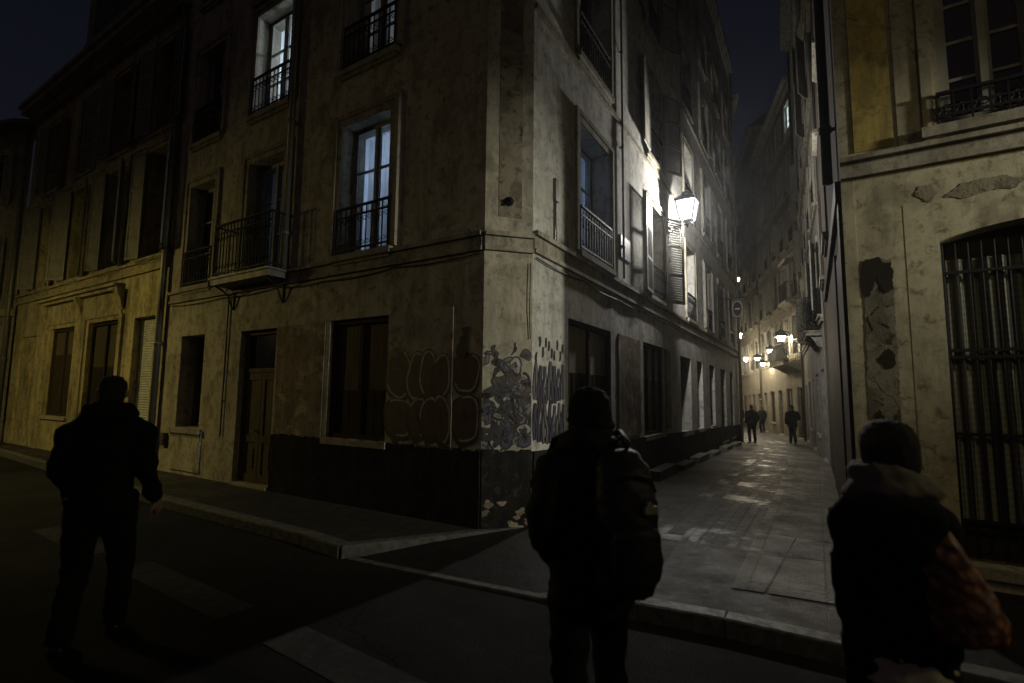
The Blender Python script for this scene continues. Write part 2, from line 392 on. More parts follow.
def hood_mb(w, h, b=.2):
    m = MB(); x = w/2+b
    m.box(-x, x, -.01, .07, h+.24, h+.46); m.box(-x-.05, x+.05, -.01, .14, h+.46, h+.52); m.box(-x-.1, x+.1, -.01, .2, h+.52, h+.58)
    return m
def scroll(m, cx, y, z0, z1, r):
    zc = (z0+z1)/2; pts = []
    for k in range(15):
        t = k/14; a = -math.pi*1.4*(1-t)*1.6; q = r*(.25+.75*t)
        pts.append((cx+math.cos(a)*q-r*.3, y, zc+(z1-z0)*.36-math.sin(a)*q))
    m.tube(pts, .006, 4); m.tube([(2*cx-p[0], p[1], 2*zc-p[2]) for p in pts], .006, 4)
def railing_mb(w, h=.72, y=.04, n=None, ornate=True):
    m = MB(); x = w/2
    m.box(-x, x, y-.018, y+.018, h-.03, h); m.box(-x, x, y-.01, y+.01, .06, .085); m.box(-x, x, y-.01, y+.01, h-.16, h-.14)
    n = n or max(5, int(w/.105))
    for k in range(n+1):
        cx = -x+w*k/n
        m.box(cx-.007, cx+.007, y-.007, y+.007, .0, h-.03)
        if ornate and k < n: scroll(m, cx+w/n/2, y, .09, h-.16, w/n*.42)
    for sx in (-1, 1): m.box(sx*x, sx*(x-.02), -.1, y, h-.03, h-.005)
    return m
def shutter_mb(w, h):
    """louvred leaf hinged on x=0, spreading to +x, thickness along y"""
    m = MB(); t = .016; st = .05
    m.box(0, st, -t, t, 0, h); m.box(w-st, w, -t, t, 0, h)
    for z in (0, h*.33, h*.66, h-st): m.box(st, w-st, -t, t, z, z+st)
    z = st
    while z < h-.05:
        m.add([(st, -t*.8, z), (w-st, -t*.8, z), (w-st, t*.8, z+.045), (st, t*.8, z+.045), (st, -t*.8, z+.008), (w-st, -t*.8, z+.008), (w-st, t*.8, z+.053), (st, t*.8, z+.053)],
              [(0, 1, 2, 3), (7, 6, 5, 4), (0, 4, 5, 1), (3, 2, 6, 7)]); z += .058
    return m
def room_mb(w, h, d=1.7):
    m = MB(); x0, x1, y0, y1, z0, z1 = -w/2-.5, w/2+.5, -.44-d, -.44, -.1, h+.5
    m.quad((x0, y0, z0), (x1, y0, z0), (x1, y0, z1), (x0, y0, z1)); m.quad((x0, y0, z0), (x0, y1, z0), (x0, y1, z1), (x0, y0, z1))
    m.quad((x1, y0, z0), (x1, y1, z0), (x1, y1, z1), (x1, y0, z1)); m.quad((x0, y0, z0), (x1, y0, z0), (x1, y1, z0), (x0, y1, z0))
    m.quad((x0, y0, z1), (x1, y0, z1), (x1, y1, z1), (x0, y1, z1))
    for a, b in ((x0, -w/2), (w/2, x1)): m.quad((a, y1, z0), (b, y1, z0), (b, y1, z1), (a, y1, z1))
    m.quad((-w/2, y1, h), (w/2, y1, h), (w/2, y1, z1), (-w/2, y1, z1)); return m
def curtain_mb(w, h, x0, x1):
    m = MB(); n = 40; vs = []
    for k in range(n+1):
        x = x0+(x1-x0)*k/n; y = -.49+.03*math.sin(k*1.7)+.02*math.sin(k*.63)
        vs += [(x, y, .02), (x, y, h)]
    m.add(vs, [(2*k, 2*k+2, 2*k+3, 2*k+1) for k in range(n)], 0, True); return m

def window(F, parent, u, z, wd, ht, bars=3, frame='frame', rail=False, surround='stone', hood=False, shutters=None, sill=True,
           lit=None, pane='glass', open_deg=(178, 178), curtain=None, rail_h=.72, shut_mat='shutter', y=-.33):
    """builds one window of a facade; returns the hole in the wall"""
    base = Vector(parent.location); p = F.pt(u, z)-base
    f = link('window', cached(('fr', wd, ht, bars, frame, y), lambda: casement(wd, ht, bars, y).mesh('casement', [M[frame]])), parent, p, F.rz)
    pn = 'clear' if (lit or curtain) else pane
    link('pane', cached(('pn', wd, ht, pn, y), lambda: pane_mb(wd, ht, y).mesh('pane', [M[pn]])), f)
    if sill: link('sill', cached(('si', wd, surround), lambda: sill_mb(wd).mesh('sill', [M[surround or 'stone']])), f)
    if surround: link('surround', cached(('su', wd, ht, surround), lambda: surround_mb(wd, ht).mesh('surround', [M[surround]])), f)
    if hood: link('hood', cached(('ho', wd, ht, surround), lambda: hood_mb(wd, ht).mesh('hood', [M[surround]])), f)
    if rail: link('railing', cached(('ra', wd, rail_h), lambda: railing_mb(wd+.06, rail_h).mesh('railing', [M['iron']])), f)
    if shutters:
        me = cached(('sh', wd, ht, shut_mat), lambda: shutter_mb(wd/2-.01, ht-.02).mesh('shutter', [M[shut_mat]]))
        for sx, dg in ((-1, open_deg[0]), (1, open_deg[1])):
            if dg is None: continue
            o = link('shutter', me, f, (sx*(wd/2+.0), .03 if dg < 150 else .09, .01))
            o.rotation_euler = (0, 0, R_(dg) if sx < 0 else math.pi-R_(dg))
    if lit or curtain:
        link('room', cached(('ro', wd, ht), lambda: room_mb(wd, ht).mesh('room', [M['room']])), f)
    if curtain:
        for c in curtain: link('curtain', curtain_mb(wd, ht, c[0]*wd/2, c[1]*wd/2).mesh('curtain', [M['curtain']]), f)
    if lit:
        ld = bpy.data.lights.new('room_lamp', 'POINT'); ld.energy = lit[0]; ld.color = lit[1]; ld.shadow_soft_size = .12
        lo = bpy.data.objects.new('room_lamp', ld); col.objects.link(lo); lo.location = F.pt(u, z+ht*lit[2], -1.2)+F.d*lit[3]*F.s
    return (u-wd/2, u+wd/2, z, z+ht)

def trim(name, F, parent, mat, boxes, u=0, z=0):
    """boxes in facade coords (u0,u1,y0,y1,z0,z1) as one part"""
    m = MB()
    for b in boxes: m.box(F.s*b[0], F.s*b[1], b[2], b[3], b[4], b[5])
    return obj(name, m, M[mat], parent, F.pt(0, 0)-Vector(parent.location), F.rz)
def wallpart(F, parent, mat, u0, u1, z0, z1, holes, depth=.43, name='wall'):
    m = MB(); wall(m, F.s, u0, u1, z0, z1, holes, depth)
    return obj(name, m, M[mat], parent, F.pt(0, 0)-Vector(parent.location), F.rz)
def pipe(F, parent, u, z0, z1, r=.055, y=.09, jog=None, mat='zinc'):
    m = MB(); pts = [(F.s*u, y, z0)]
    if jog: pts += [(F.s*u, y, jog[0]), (F.s*(u+jog[2]), y, jog[1])]; pts.append((F.s*(u+jog[2]), y, z1))
    else: pts.append((F.s*u, y, z1))
    m.tube(pts, r, 8)
    z = z0+.6
    while z < z1:
        uu = u+(jog[2] if jog and z > jog[1] else 0); m.tube([(F.s*uu, y, z-.035), (F.s*uu, y, z+.035)], r*1.3, 8); m.box(F.s*uu-.015, F.s*uu+.015, -.005, y, z-.015, z+.015); z += 1.9
    return obj('drainpipe', m, M[mat], parent, F.pt(0, 0)-Vector(parent.location), F.rz)

def door(F, parent, u, z, wd, ht, mat='wood', glazed=.72, y=-.22):
    m = MB(); x = wd/2; st = .07
    m.box(-x, -x+st, y-.04, y+.05, 0, ht); m.box(x-st, x, y-.04, y+.05, 0, ht); m.box(-x+st, x-st, y-.04, y+.05, ht-st, ht)
    zt = ht*glazed; m.box(-x+st, x-st, y-.04, y+.04, zt, zt+st)
    for sx in (-1, 1):
        a, b = (st*.0+.006)*sx, (x-st-.004)*sx
        m.box(a, b, y-.03, y+.01, .02, zt-.004); m.box(a, a+sx*.09, y, y+.03, .02, zt-.004); m.box(b, b-sx*.09, y, y+.03, .02, zt-.004)
        for zz in (.02, zt*.36, zt-.13): m.box(a+sx*.09, b-sx*.09, y, y+.03, zz, zz+.12)
        m.box(a+sx*.15, b-sx*.15, y, y+.025, .24, zt*.30)
    d = obj('door', m, M[mat], parent, F.pt(u, z)-Vector(parent.location), F.rz)
    q = MB(); q.box(-x+st, x-st, y-.02, y-.012, zt+st, ht-st); obj('fanlight', q, M['glass'], d)
    q = MB(); q.tube([(.05, y+.03, zt*.47), (.05, y+.08, zt*.47)], .012, 8); q.tube([(.05, y+.08, zt*.47), (.13, y+.085, zt*.47)], .011, 8); obj('handle', q, M['zinc'], d)
    q = MB(); q.box(-x, x, -.25, .06, -.1, .004); obj('threshold', q, M['stone'], d)
    return (u-wd/2, u+wd/2, z, z+ht)

def boarded(F, parent, u, z, wd, ht, mats=('ply', 'wood'), split=.55, leaves=2, y=-.14, frame='wood', name='shop_window'):
    """a closed shopfront: timber frame with boards in it, upper and lower boards differ"""
    m = MB(); x = wd/2; st = .07
    m.box(-x, -x+st, y-.05, y+.06, 0, ht); m.box(x-st, x, y-.05, y+.06, 0, ht); m.box(-x+st, x-st, y-.05, y+.06, ht-st, ht); m.box(-x+st, x-st, y-.05, y+.06, 0, st)
    for k in range(1, leaves):
        c = -x+wd*k/leaves; m.box(c-.035, c+.035, y-.04, y+.045, st, ht-st)
    d = obj(name, m, M[frame], parent, F.pt(u, z)-Vector(parent.location), F.rz)
    zs = ht*(1-split)
    q = MB(); q.box(-x+.03, x-.03, y-.03, y-.005, zs, ht-.03); obj('upper_board', q, M[mats[0]], d)
    q = MB(); q.box(-x+.03, x-.03, y-.034, y+.002, .03, zs-.003); n = max(2, int(wd/.16))
    for k in range(1, n): c = -x+wd*k/n; q.box(c-.008, c+.008, y, y+.008, .04, zs-.01)
    obj('lower_board', q, M[mats[1]], d)
    q = MB(); q.box(-x-.05, x+.05, -.16, .05, -.09, -.003); obj('sill', q, M['stone'], d)
    return (u-wd/2, u+wd/2, z, z+ht)

def balcony(F, parent, u, z, wd, dp, solid='stone', h=.95, iron=False):
    """slab on brackets with an iron railing round three sides"""
    s = MB(); x = wd/2
    s.box(-x, x, 0, dp, -.12, -.02); s.box(-x-.03, x+.03, 0, dp+.03, -.02, .015)
    b = obj('balcony', s, M[solid], parent, F.pt(u, z)-Vector(parent.location), F.rz)
    for sx in (-1, 1):
        k = MB(); c = sx*(x-.12)
        if iron:
            k.tube([(c, .01, -.5), (c, .05, -.44), (c, .12, -.26), (c, dp*.7, -.17), (c, dp*.95, -.13)], .016, 6); k.tube([(c, .01, -.5), (c, .01, -.12)], .014, 6); k.tube([(c, .1+.06*math.cos(a), -.2+.06*math.sin(a)) for a in [i*.5 for i in range(12)]], .01, 5)
            obj('bracket', k, M['iron'], b); continue
        k.add([(c-.05, 0, -.12), (c-.05, dp*.8, -.12), (c-.05, dp*.55, -.22), (c-.05, .1, -.42), (c-.05, 0, -.46),
               (c+.05, 0, -.12), (c+.05, dp*.8, -.12), (c+.05, dp*.55, -.22), (c+.05, .1, -.42), (c+.05, 0, -.46)],
              [(0, 1, 2, 3, 4), (9, 8, 7, 6, 5), (0, 5, 6, 1), (1, 6, 7, 2), (2, 7, 8, 3), (3, 8, 9, 4)])
        obj('bracket', k, M[solid], b)
    r = MB(); y = dp-.03
    r.box(-x, x, y-.02, y+.02, h-.03, h); r.box(-x, x, y-.012, y+.012, .07, .095); r.box(-x, x, y-.012, y+.012, h-.17, h-.15)
    for sx in (-1, 1):
        r.box(sx*x, sx*(x-.03), 0, y, h-.03, h); r.box(sx*x, sx*(x-.02), 0, y, .07, .095)
        q = .1
        while q < y: r.box(sx*x, sx*(x-.014), q-.007, q+.007, .01, h-.03); q += .1
    n = int(wd/.1)
    for k in range(n+1):
        c = -x+wd*k/n; r.box(c-.007, c+.007, y-.007, y+.007, .01, h-.03)
        if k < n: scroll(r, c+wd/n/2, y, .1, h-.17, wd/n*.4)
    obj('railing', r, M['iron'], b); return b

def lantern(name, F, u, z, reach, mat, label, cat='street lamp', size=1.0, group=None, hood=0.0, off=0.0, skirt=0.0, back=False, bulb=None):
    """four sided wall lantern on an iron bracket; the bracket plate is on the wall"""
    t = empty(name, F.pt(u, z, off), F.rz); t.empty_display_size = .1
    tag(t, label, cat, group); k = size
    b = MB(); b.box(-.05*k, .05*k, 0, .03, -.22*k, .22*k)
    b.tube([(0, .02, -.06*k), (0, reach*.6, -.04*k), (0, reach, -.0*k)], .016*k, 6)
    b.tube([(0, .02, -.20*k), (0, reach*.3, -.16*k), (0, reach*.62, -.05*k)], .012*k, 6)
    b.tube([(0, reach, -.06*k), (0, reach, .06*k)], [.03*k, .05*k], 8)
    obj('bracket', b, M['iron'], t)
    h0, h1, a, c = .06*k, .56*k, .13*k, .235*k
    f = MB(); y = reach
    for sx in (-1, 1):
        for sy in (-1, 1): f.tube([(sx*a, y+sy*a, h0), (sx*c, y+sy*c, h1)], .016*k, 5)
    for hh, e in ((h0, a), (h1, c)):
        f.box(-e, e, y-e-.012*k, y-e+.012*k, hh-.012*k, hh+.012*k); f.box(-e, e, y+e-.012*k, y+e+.012*k, hh-.012*k, hh+.012*k)
        f.box(-e-.012*k, -e+.012*k, y-e, y+e, hh-.012*k, hh+.012*k); f.box(e-.012*k, e+.012*k, y-e, y+e, hh-.012*k, hh+.012*k)
    f.rings([(Vector((0, y, -.1*k)), .012*k, .012*k, None), (Vector((0, y, 0)), .05*k, .05*k, None), (Vector((0, y, h0)), a*.98, a*.98, None)], 8)
    fo = obj('lantern_frame', f, M['iron'], t)
    g = MB(); a2, c2_ = a*.93, c*.93
    P = [(-1, -1), (1, -1), (1, 1), (-1, 1)]
    for i in range(4):
        if back and i == 0: continue
        p, q = P[i], P[(i+1) % 4]
        g.quad((p[0]*a2, y+p[1]*a2, h0+.01), (q[0]*a2, y+q[1]*a2, h0+.01), (q[0]*c2_, y+q[1]*c2_, h1-.012), (p[0]*c2_, y+p[1]*c2_, h1-.012))
    g.quad(*[(p[0]*a2, y+p[1]*a2, h0+.01) for p in P]); obj('lantern_glass', g, mat, t)
    if bulb:
        q = MB(); q.ball((0, y, .32*k), .045*k, .045*k, .07*k, 10); obj('bulb', q, M['bulb'], t)
        ld = bpy.data.lights.new('lantern_lamp', 'POINT'); ld.energy = bulb[0]; ld.color = bulb[1]; ld.shadow_soft_size = .09*k
        lo = bpy.data.objects.new('lantern_lamp', ld); col.objects.link(lo); lo.location = F.pt(u, z+.30*k, y+off)
    if back:  # opaque plate added to keep the glare off the wall behind
        f = MB(); f.add([(-a, y-a, h0), (a, y-a, h0), (c, y-c, h1), (-c, y-c, h1), (-a, y-a-.004, h0), (a, y-a-.004, h0), (c, y-c-.004, h1), (-c, y-c-.004, h1)], [(0, 1, 2, 3), (7, 6, 5, 4)]); obj('added_light_shield', f, M['frame'], t)
    r = MB(); e = c+.03*k+hood
    def sq(e, z): return [(p[0]*e, y+p[1]*e, z) for p in P]
    r.add(sq(e, h1+.014)+sq(e, h1+.03)+sq(c*.55, h1+.15*k)+sq(c*.4, h1+.24*k), [(3, 2, 1, 0)]+[(4*j+i, 4*j+(i+1) % 4, 4*j+4+(i+1) % 4, 4*j+4+i) for j in range(3) for i in range(4)]+[(12, 13, 14, 15)])
    if skirt:  # skirt added round the glass to cut light going upward
        for i in range(4):
            p, q = P[i], P[(i+1) % 4]; r.quad((p[0]*e, y+p[1]*e, h1+.014), (q[0]*e, y+q[1]*e, h1+.014), (q[0]*e, y+q[1]*e, h1-skirt), (p[0]*e, y+p[1]*e, h1-skirt))
    r.tube([(0, y, h1+.24*k), (0, y, h1+.33*k)], [.03*k, .008*k], 6); obj('lantern_roof', r, M['iron'], t)
    return t

# ------------------------------------------------------------------ ground
C1, C2 = Vector((-.347, 6.195, 0)), Vector((.248, 6.359, 0))
DIR = Vector((math.cos(ALLEY), math.sin(ALLEY), 0))
def polyat(pl, s):
    """point of a polyline at distance s along the alley"""
    ss = [(Vector(p+(0,))-C2).dot(DIR) for p in pl]
    for i in range(len(pl)-1):
        if s <= ss[i+1] or i == len(pl)-2:
            t = (s-ss[i])/(ss[i+1]-ss[i]); a, b = Vector(pl[i]), Vector(pl[i+1]); return a+(b-a)*t
WL = [(C2.x, C2.y), (10.15, 23.35), (16.4, 44), (19, 62), (18, 80)]
WR = [(3.2, 4.9), (8.08, 13.37), (14.0, 24.84), (20.0, 46.0), (22.2, 62.0), (21.5, 80)]
def gz(s): return .12-.02*max(0, s)
def strip(name, fa, fb, mat, s0, s1, lift=0.0, across=6, step=1.0):
    m = MB(); n = max(2, int((s1-s0)/step)); rows = []
    for i in range(n+1):
        s = s0+(s1-s0)*i/n; a, b = fa(s), fb(s)
        rows.append([(a.x+(b.x-a.x)*j/across, a.y+(b.y-a.y)*j/across, gz(s)+lift) for j in range(across+1)])
    vs = [p for r in rows for p in r]; k = across+1
    m.add(vs, [(i*k+j, i*k+j+1, (i+1)*k+j+1, (i+1)*k+j) for i in range(n) for j in range(across)], 0, True)
    return tag(obj(name, m, M[mat]), kind='structure')
dL = Vector((math.cos(R_(147.2)), math.sin(R_(147.2)), 0)); nL = Vector((-dL.y, dL.x, 0))   # nL points out to the street
m = MB(); A = C1-nL*.5
m.quad(A-dL*120, A+dL*120, A+dL*120+nL*120, A-dL*120+nL*120)
tag(obj('street', m, M['asphalt']), kind='structure')
left_edge = lambda s: polyat(WL, s)-Vector((.26, -.15)); right_edge = lambda s: polyat(WR, s)+Vector((.26, -.15))
lin = lambda a: Vector((a[0], a[1]))
def off_l(d): return lambda s: polyat(WL, s)+Vector((.862, -.505))*d
def off_r(d): return lambda s: polyat(WR, s)-Vector((.862, -.505))*d
strip('alley_paving', left_edge, right_edge, 'cobble', .35, 78, 0, 8)
strip('alley_pavement', left_edge, off_l(1.25), 'granite_l', .35, 70, .004)
strip('alley_slabs', off_r(.95), right_edge, 'granite', 1.2, 70, .005)
strip('alley_gutter', off_l(1.45), off_l(1.62), 'granite', .6, 70, .004)
# apron in front of the alley, with a kerb that dies away towards the other pavement
front = [(-1.62, 5.36, .018), (-.6, 4.84, .018), (.25, 4.40, .022), (.62, 4.22, .08), (.96, 4.06, .12), (1.5, 3.80, .122), (2.1, 3.42, .122), (3.4, 2.58, .122), (14, -4.26, .122)]
ms = Vector((3.2, 4.9, 0)); dM = Vector((math.cos(R_(-32.8)), math.sin(R_(-32.8)), 0))
m = MB(); l0, r0 = left_edge(.36), right_edge(.36)
back = [(-.05, 6.3, .118), (C2.x, C2.y, .12), (l0.x, l0.y, gz(.36))]
for i in range(1, 9): q = l0+(r0-l0)*i/8; back.append((q.x, q.y, gz(.36)))
back += [(3.5, 4.95, .122), (14.2, -2.05, .122)]
bm = bmesh.new(); f = bm.faces.new([bm.verts.new(p) for p in front+back[::-1]]); bmesh.ops.triangulate(bm, faces=[f])
me = bpy.data.meshes.new('apron'); bm.to_mesh(me); bm.free(); me.materials.append(M['apron']); tag(link('apron_paving', me), kind='structure')
# light slabs of the pavement where the alley begins
m = MB(); q0, q1 = off_r(.95)(1.22), right_edge(1.22)
m.add([(1.80, 4.40, .127), (2.02, 4.30, .127), (q0.x+.33, q0.y-.2, gz(1.2)+.006), (q0.x, q0.y, gz(1.2)+.006)], [(0, 1, 2, 3)])
m.add([(2.04, 4.29, .127), (2.95, 3.83, .128), (3.45, 4.72, .128), (q1.x-.2, q1.y-.1, gz(1.2)+.007), (q0.x+.345, q0.y-.21, gz(1.2)+.006)], [(0, 1, 2, 3, 4)])
tag(obj('corner_slabs', m, M['granite_c']), kind='structure')
def kerb(name, pts, wdt=.15, drop=.0):
    m = MB(); P = [Vector(p) for p in pts]
    for i in range(len(P)-1):
        a, b = P[i], P[i+1]; n2 = max(1, int((b-a).length/1.05))
        for k in range(n2):
            p, q = a+(b-a)*k/n2, a+(b-a)*(k+1)/n2; d = (q-p); d.z = 0; d.normalize(); nn = Vector((-d.y, d.x, 0)); g = d*.004
            o1, o2, i1, i2 = p+g, q-g, p+g+nn*wdt, q-g+nn*wdt
            z = .006; c = .018
            m.add([(o1.x, o1.y, -.02), (o2.x, o2.y, -.02), (o2.x, o2.y, o2.z-c+z), (o1.x, o1.y, o1.z-c+z),
                   (o2.x+nn.x*c, o2.y+nn.y*c, o2.z+z), (o1.x+nn.x*c, o1.y+nn.y*c, o1.z+z), (i2.x, i2.y, i2.z+z), (i1.x, i1.y, i1.z+z), (i1.x, i1.y, -.02), (i2.x, i2.y, -.02)],
                  [(0, 1, 2, 3), (3, 2, 4, 5), (5, 4, 6, 7), (7, 6, 9, 8), (0, 3, 5, 7, 8), (1, 9, 6, 4, 2)])
    return tag(obj(name, m, M['kerb']), kind='structure')
kerb('alley_kerb', front)
# the other pavement
lk = [(-1.74, 5.45, .12), (-2.3, 5.90, .12), (-4.93, 7.63, .12), (-13.1, 13.52, .12), (-40, 31.2, .12)]
bk = [(C1.x+.05, C1.y+.3, .12), (-41, 32.6, .12)]
m = MB(); m.add([lk[0], (.05, 6.28, .121), bk[0], bk[1], lk[4], lk[3], lk[2], lk[1]], [tuple(range(8))]); tag(obj('pavement', m, M['sidewalk']), kind='structure')
kerb('pavement_kerb', lk[::-1], .16)
kerb('pavement_end_kerb', [(-1.70, 5.44, .118), (.12, 6.26, .118)][::1], .13)
# worn crossing stripes
m = MB()
def bar(p, q, wd):
    d = (Vector(q)-Vector(p)).normalized(); n = Vector((-d.y, d.x))*wd/2
    m.add([(p[0]+n.x, p[1]+n.y, .004), (p[0]-n.x, p[1]-n.y, .004), (q[0]-n.x, q[1]-n.y, .004), (q[0]+n.x, q[1]+n.y, .004)], [(0, 1, 2, 3)])
bar((-3.60, 5.18), (-2.06, 4.12), .30); bar((-1.55, 3.78), (-.10, 2.72), .32); bar((-5.6, 6.5), (-4.2, 5.55), .3); bar((.4, 2.35), (1.9, 1.25), .32)
bar((-5.0, 4.6), (-3.4, 3.4), .3)
tag(obj('road_marking', m, M['paint']), kind='structure')

# ------------------------------------------------------------------ corner building
L = Facade(C1, 147.2); RF = Facade(C2, 59.7, True); CH = Facade(C1, 15.4, True)
LA, LR, HT = 7.95, 19.75, 17.2
cb = empty('corner_building', C1)
tag(cb, 'tall grey stucco corner building with cut off corner, black dado and graffiti', 'building')
# --- street front
H = []
H.append(boarded(L, cb, 2.215, 1.02, 1.23, 1.72, ('wood_mid', 'wood'), .6, 2, y=-.12))
H.append((6.42, 7.3, .98, 2.74)); window(L, cb, 6.86, .98, .88, 1.76, 2, 'frame_dark', surround=None, sill=True)
H.append(door(L, cb, 4.695, .16, 1.05, 2.56, 'wood_mid', y=-.15))
for z, ht, r in ((3.70, 2.05, 1), (6.66, 1.95, 1), (9.7, 1.75, 1), (12.5, 1.6, 0)):
    for u, wd in ((2.2, 1.04), (4.73, 1.05), (6.85, .92)):
        lit = None; cur = None; rl = bool(r)
        if z < 4 and u < 3: lit = (26, (.62, .76, 1.0), .8, -.1); cur = ((-1.0, 1.0), )
        if 6 < z < 7 and 4 < u < 5: lit = (60.0, (.93, .97, 1.0), .8, -.2)
        if z < 4 and 4 < u < 5: lit = (1.2, (.55, .7, 1.0), .7, .2)
        if 6 < z < 7 and u < 3: lit = (4.0, (1, .95, .85), .9, .2); cur = ((-.95, -.2), (.2, .95))
        if z < 4 and 4 < u < 5: rl = False
        H.append(window(L, cb, u, z, wd, ht, 2, 'frame', rail=rl, surround='stone', hood=(z > 6 and u < 3) or (z > 4 and u > 4 and u < 5), lit=lit, curtain=cur, y=-.24))
wallpart(L, cb, 'wall_a', 0, LA, .0, HT, H)
balcony(L, cb, 4.76, 3.62, 1.7, .38, 'frame_dark', iron=True)
m = MB()
trim('dado', L, cb, 'dado', [(0.0, 4.12, 0, .035, .0, .995)])
trim('string_course', L, cb, 'stone', [(.02, LA-.1, 0, .05, 3.42, 3.47), (.03, LA-.1, 0, .025, 3.47, 3.60), (.02, 3.9, 0, .075, 3.60, 3.655), (6.26, LA-.1, 0, .075, 3.60, 3.655)])
trim('plaster_panel', L, cb, 'raw', [(2.93, 4.10, 0, .012, 1.0, 2.73)])
trim('torn_poster_board', L, cb, 'patchy', [(.46, 1.565, 0, .009, 1.02, 2.76)])
trim('window_apron', L, cb, 'wall_a', [(6.3, 7.4, 0, .03, .2, .9)])
pipe(L, cb, 3.95, 3.66, HT, .05, .09); pipe(L, cb, 5.62, .9, 3.3, .012, .03, mat='iron')
# --- chamfer
cw = (C2-C1).length
wallpart(CH, cb, 'wall_a', 0, cw, .0, HT, [])
trim('string_course', CH, cb, 'stone', [(0.0, cw, 0, .05, 3.42, 3.47), (.0, cw, 0, .025, 3.47, 3.60), (0.0, cw, 0, .075, 3.60, 3.655)])
trim('dado', CH, cb, 'dado', [(0.0, cw, 0, .03, .0, .995)])
trim('sunk_panel', CH, cb, 'mortar', [(.17, .47, 0, .006, 3.86, 8.2)])
m = MB(); m.box(-.32, -.29, 0, .05, 4.06, 4.09); m.tube([(-.30, .05, 4.07), (-.30, .09, 4.07), (-.30, .1, 4.0)], .02, 6); m.tube([(-.30, .01, 4.06), (-.30, .02, 4.06)], .06, 10)
obj('iron_ring', m, M['iron'], cb, CH.pt(0, 0)-C1, CH.rz)
# --- alley front
H = []
H.append(boarded(RF, cb, 1.965, .95, 1.77, 1.81, ('ply', 'wood'), .42, 2, y=-.08))
H.append(boarded(RF, cb, 5.55, .87, 1.56, 1.9, ('ply', 'wood_mid'), .4, 3, y=-.1))
for u, wd, mats in ((8.75, 1.3, ('wood', 'wood')), (10.7, .85, ('wood', 'wood_mid')), (12.8, 1.0, ('wood', 'wood')), (15.2, 1.3, ('ply', 'wood')), (17.4, 1.0, ('wood', 'wood'))):
    H.append(boarded(RF, cb, u, .74 if u < 14 else .1, wd, 1.98 if u < 14 else 2.6, mats, .5, 2, y=-.36))
ub = [(2.15, 1.3), (5.85, 1.2), (9.6, 1.1), (12.3, 1.1), (15.2, 1.1), (17.8, 1.1)]
for z, ht in ((3.82, 2.05), (6.98, 1.95), (10.1, 1.8), (13.0, 1.5)):
    for i, (u, wd) in enumerate(ub):
        lit = None; sh = None; od = (178, 178); cur = None
        if z < 4 and i == 0: lit = (16.0, (.5, .68, 1.0), .75, .1); cur = ((-1.0, 1.0), )
        if i == 1 or i == 3: sh = True; od = (150, 176) if i == 1 else (174, 176)
        H.append(window(RF, cb, u, z, wd, ht, 2, 'frame_dark' if i else 'frame', rail=z < 12, surround='stone', hood=(i == 0 and z > 4), shutters=sh, open_deg=od, lit=lit, curtain=cur, sill=True))
wallpart(RF, cb, 'wall_a_alley', 0, LR, -1.0, HT, H)
trim('string_course', RF, cb, 'stone', [(0, LR, 0, .05, 3.44, 3.49), (0, LR, 0, .025, 3.49, 3.66), (0, LR, 0, .075, 3.66, 3.72), (0, LR, 0, .05, 6.72, 6.8), (0, LR, 0, .05, 9.85, 9.93)])
m = MB()
for a, b in ((0, 4.1), (4.1, 8.0), (8.0, LR)):
    za, zb = .99-.026*a, .99-.026*b; m.add([(-a, 0, -1), (-a, .04, -1), (-a, .04, za), (-a, 0, za), (-b, 0, -1), (-b, .04, -1), (-b, .04, zb), (-b, 0, zb)], [(0, 1, 2, 3), (7, 6, 5, 4), (1, 5, 6, 2), (2, 6, 7, 3)])
obj('dado', m, M['dado'], cb, RF.pt(0, 0)-C1, RF.rz)
for u, wd in ((3.85, 1.3), (6.72, .5), ):
    trim('pier', RF, cb, 'raw', [(u-wd/2, u+wd/2, 0, .02, .93, 2.76)])
for u, wd, h in ((5.5, 1.5, .20), (7.5, 1.2, .12), (9.4, 1.4, .16), (11.6, 1.2, .12), (14.2, 1.3, .14), (16.6, 1.6, .12)):
    trim('plinth_step', RF, cb, 'kerb', [(u-wd/2, u+wd/2, .045, .3, gz(u)-.2, gz(u)+h)])
pipe(RF, cb, 19.4, -.3, HT, .06, .1); pipe(RF, cb, 3.45, 3.8, 9.5, .022, .05, mat='zinc')
trim('street_plate', RF, cb, 'blue_plate', [(3.35, 3.95, .006, .02, 4.2, 4.62)])
# drips along the top of the black paint, cables, meter box
def drips(F, u0, u1, z, y, seed, mat='dado'):
    random.seed(seed); m = MB(); u = u0
    while u < u1:
        w_ = random.uniform(.02, .16); h_ = random.uniform(.004, .03); w_ = min(w_, u1-u); m.box(F.s*u, F.s*(u+w_), .001, y, z-.004, z+h_); u += w_+random.uniform(.0, .12)
    return m
for F, a_, b_, y_, s_ in ((L, .02, 4.1, .034, 1), (CH, .01, cw-.01, .029, 2)):
    q = drips(F, a_, b_, .995, y_, s_); q.box(F.s*a_, F.s*b_, .001, y_-.001, .96, .993); obj('paint_edge', q, M['dado'], cb, F.pt(0, 0)-C1, F.rz)
def cable(F, parent, pts, r=.009, y=.03):
    P = []
    for i in range(len(pts)-1):
        a, b = Vector(pts[i]), Vector(pts[i+1]); n = max(2, int((b-a).length/.25)); sg = .035*min(1, abs(b.x-a.x)) if abs(b.x-a.x) > .3 else 0
        for j in range(n+(i == len(pts)-2)): t = j/n; p = a+(b-a)*t; P.append((F.s*p.x, y+.008*math.sin(i*3+j), p.y-sg*4*t*(1-t)))
    m = MB(); m.tube(P, r, 5); return obj('cable', m, M['iron'], parent, F.pt(0, 0)-Vector(parent.location), F.rz)
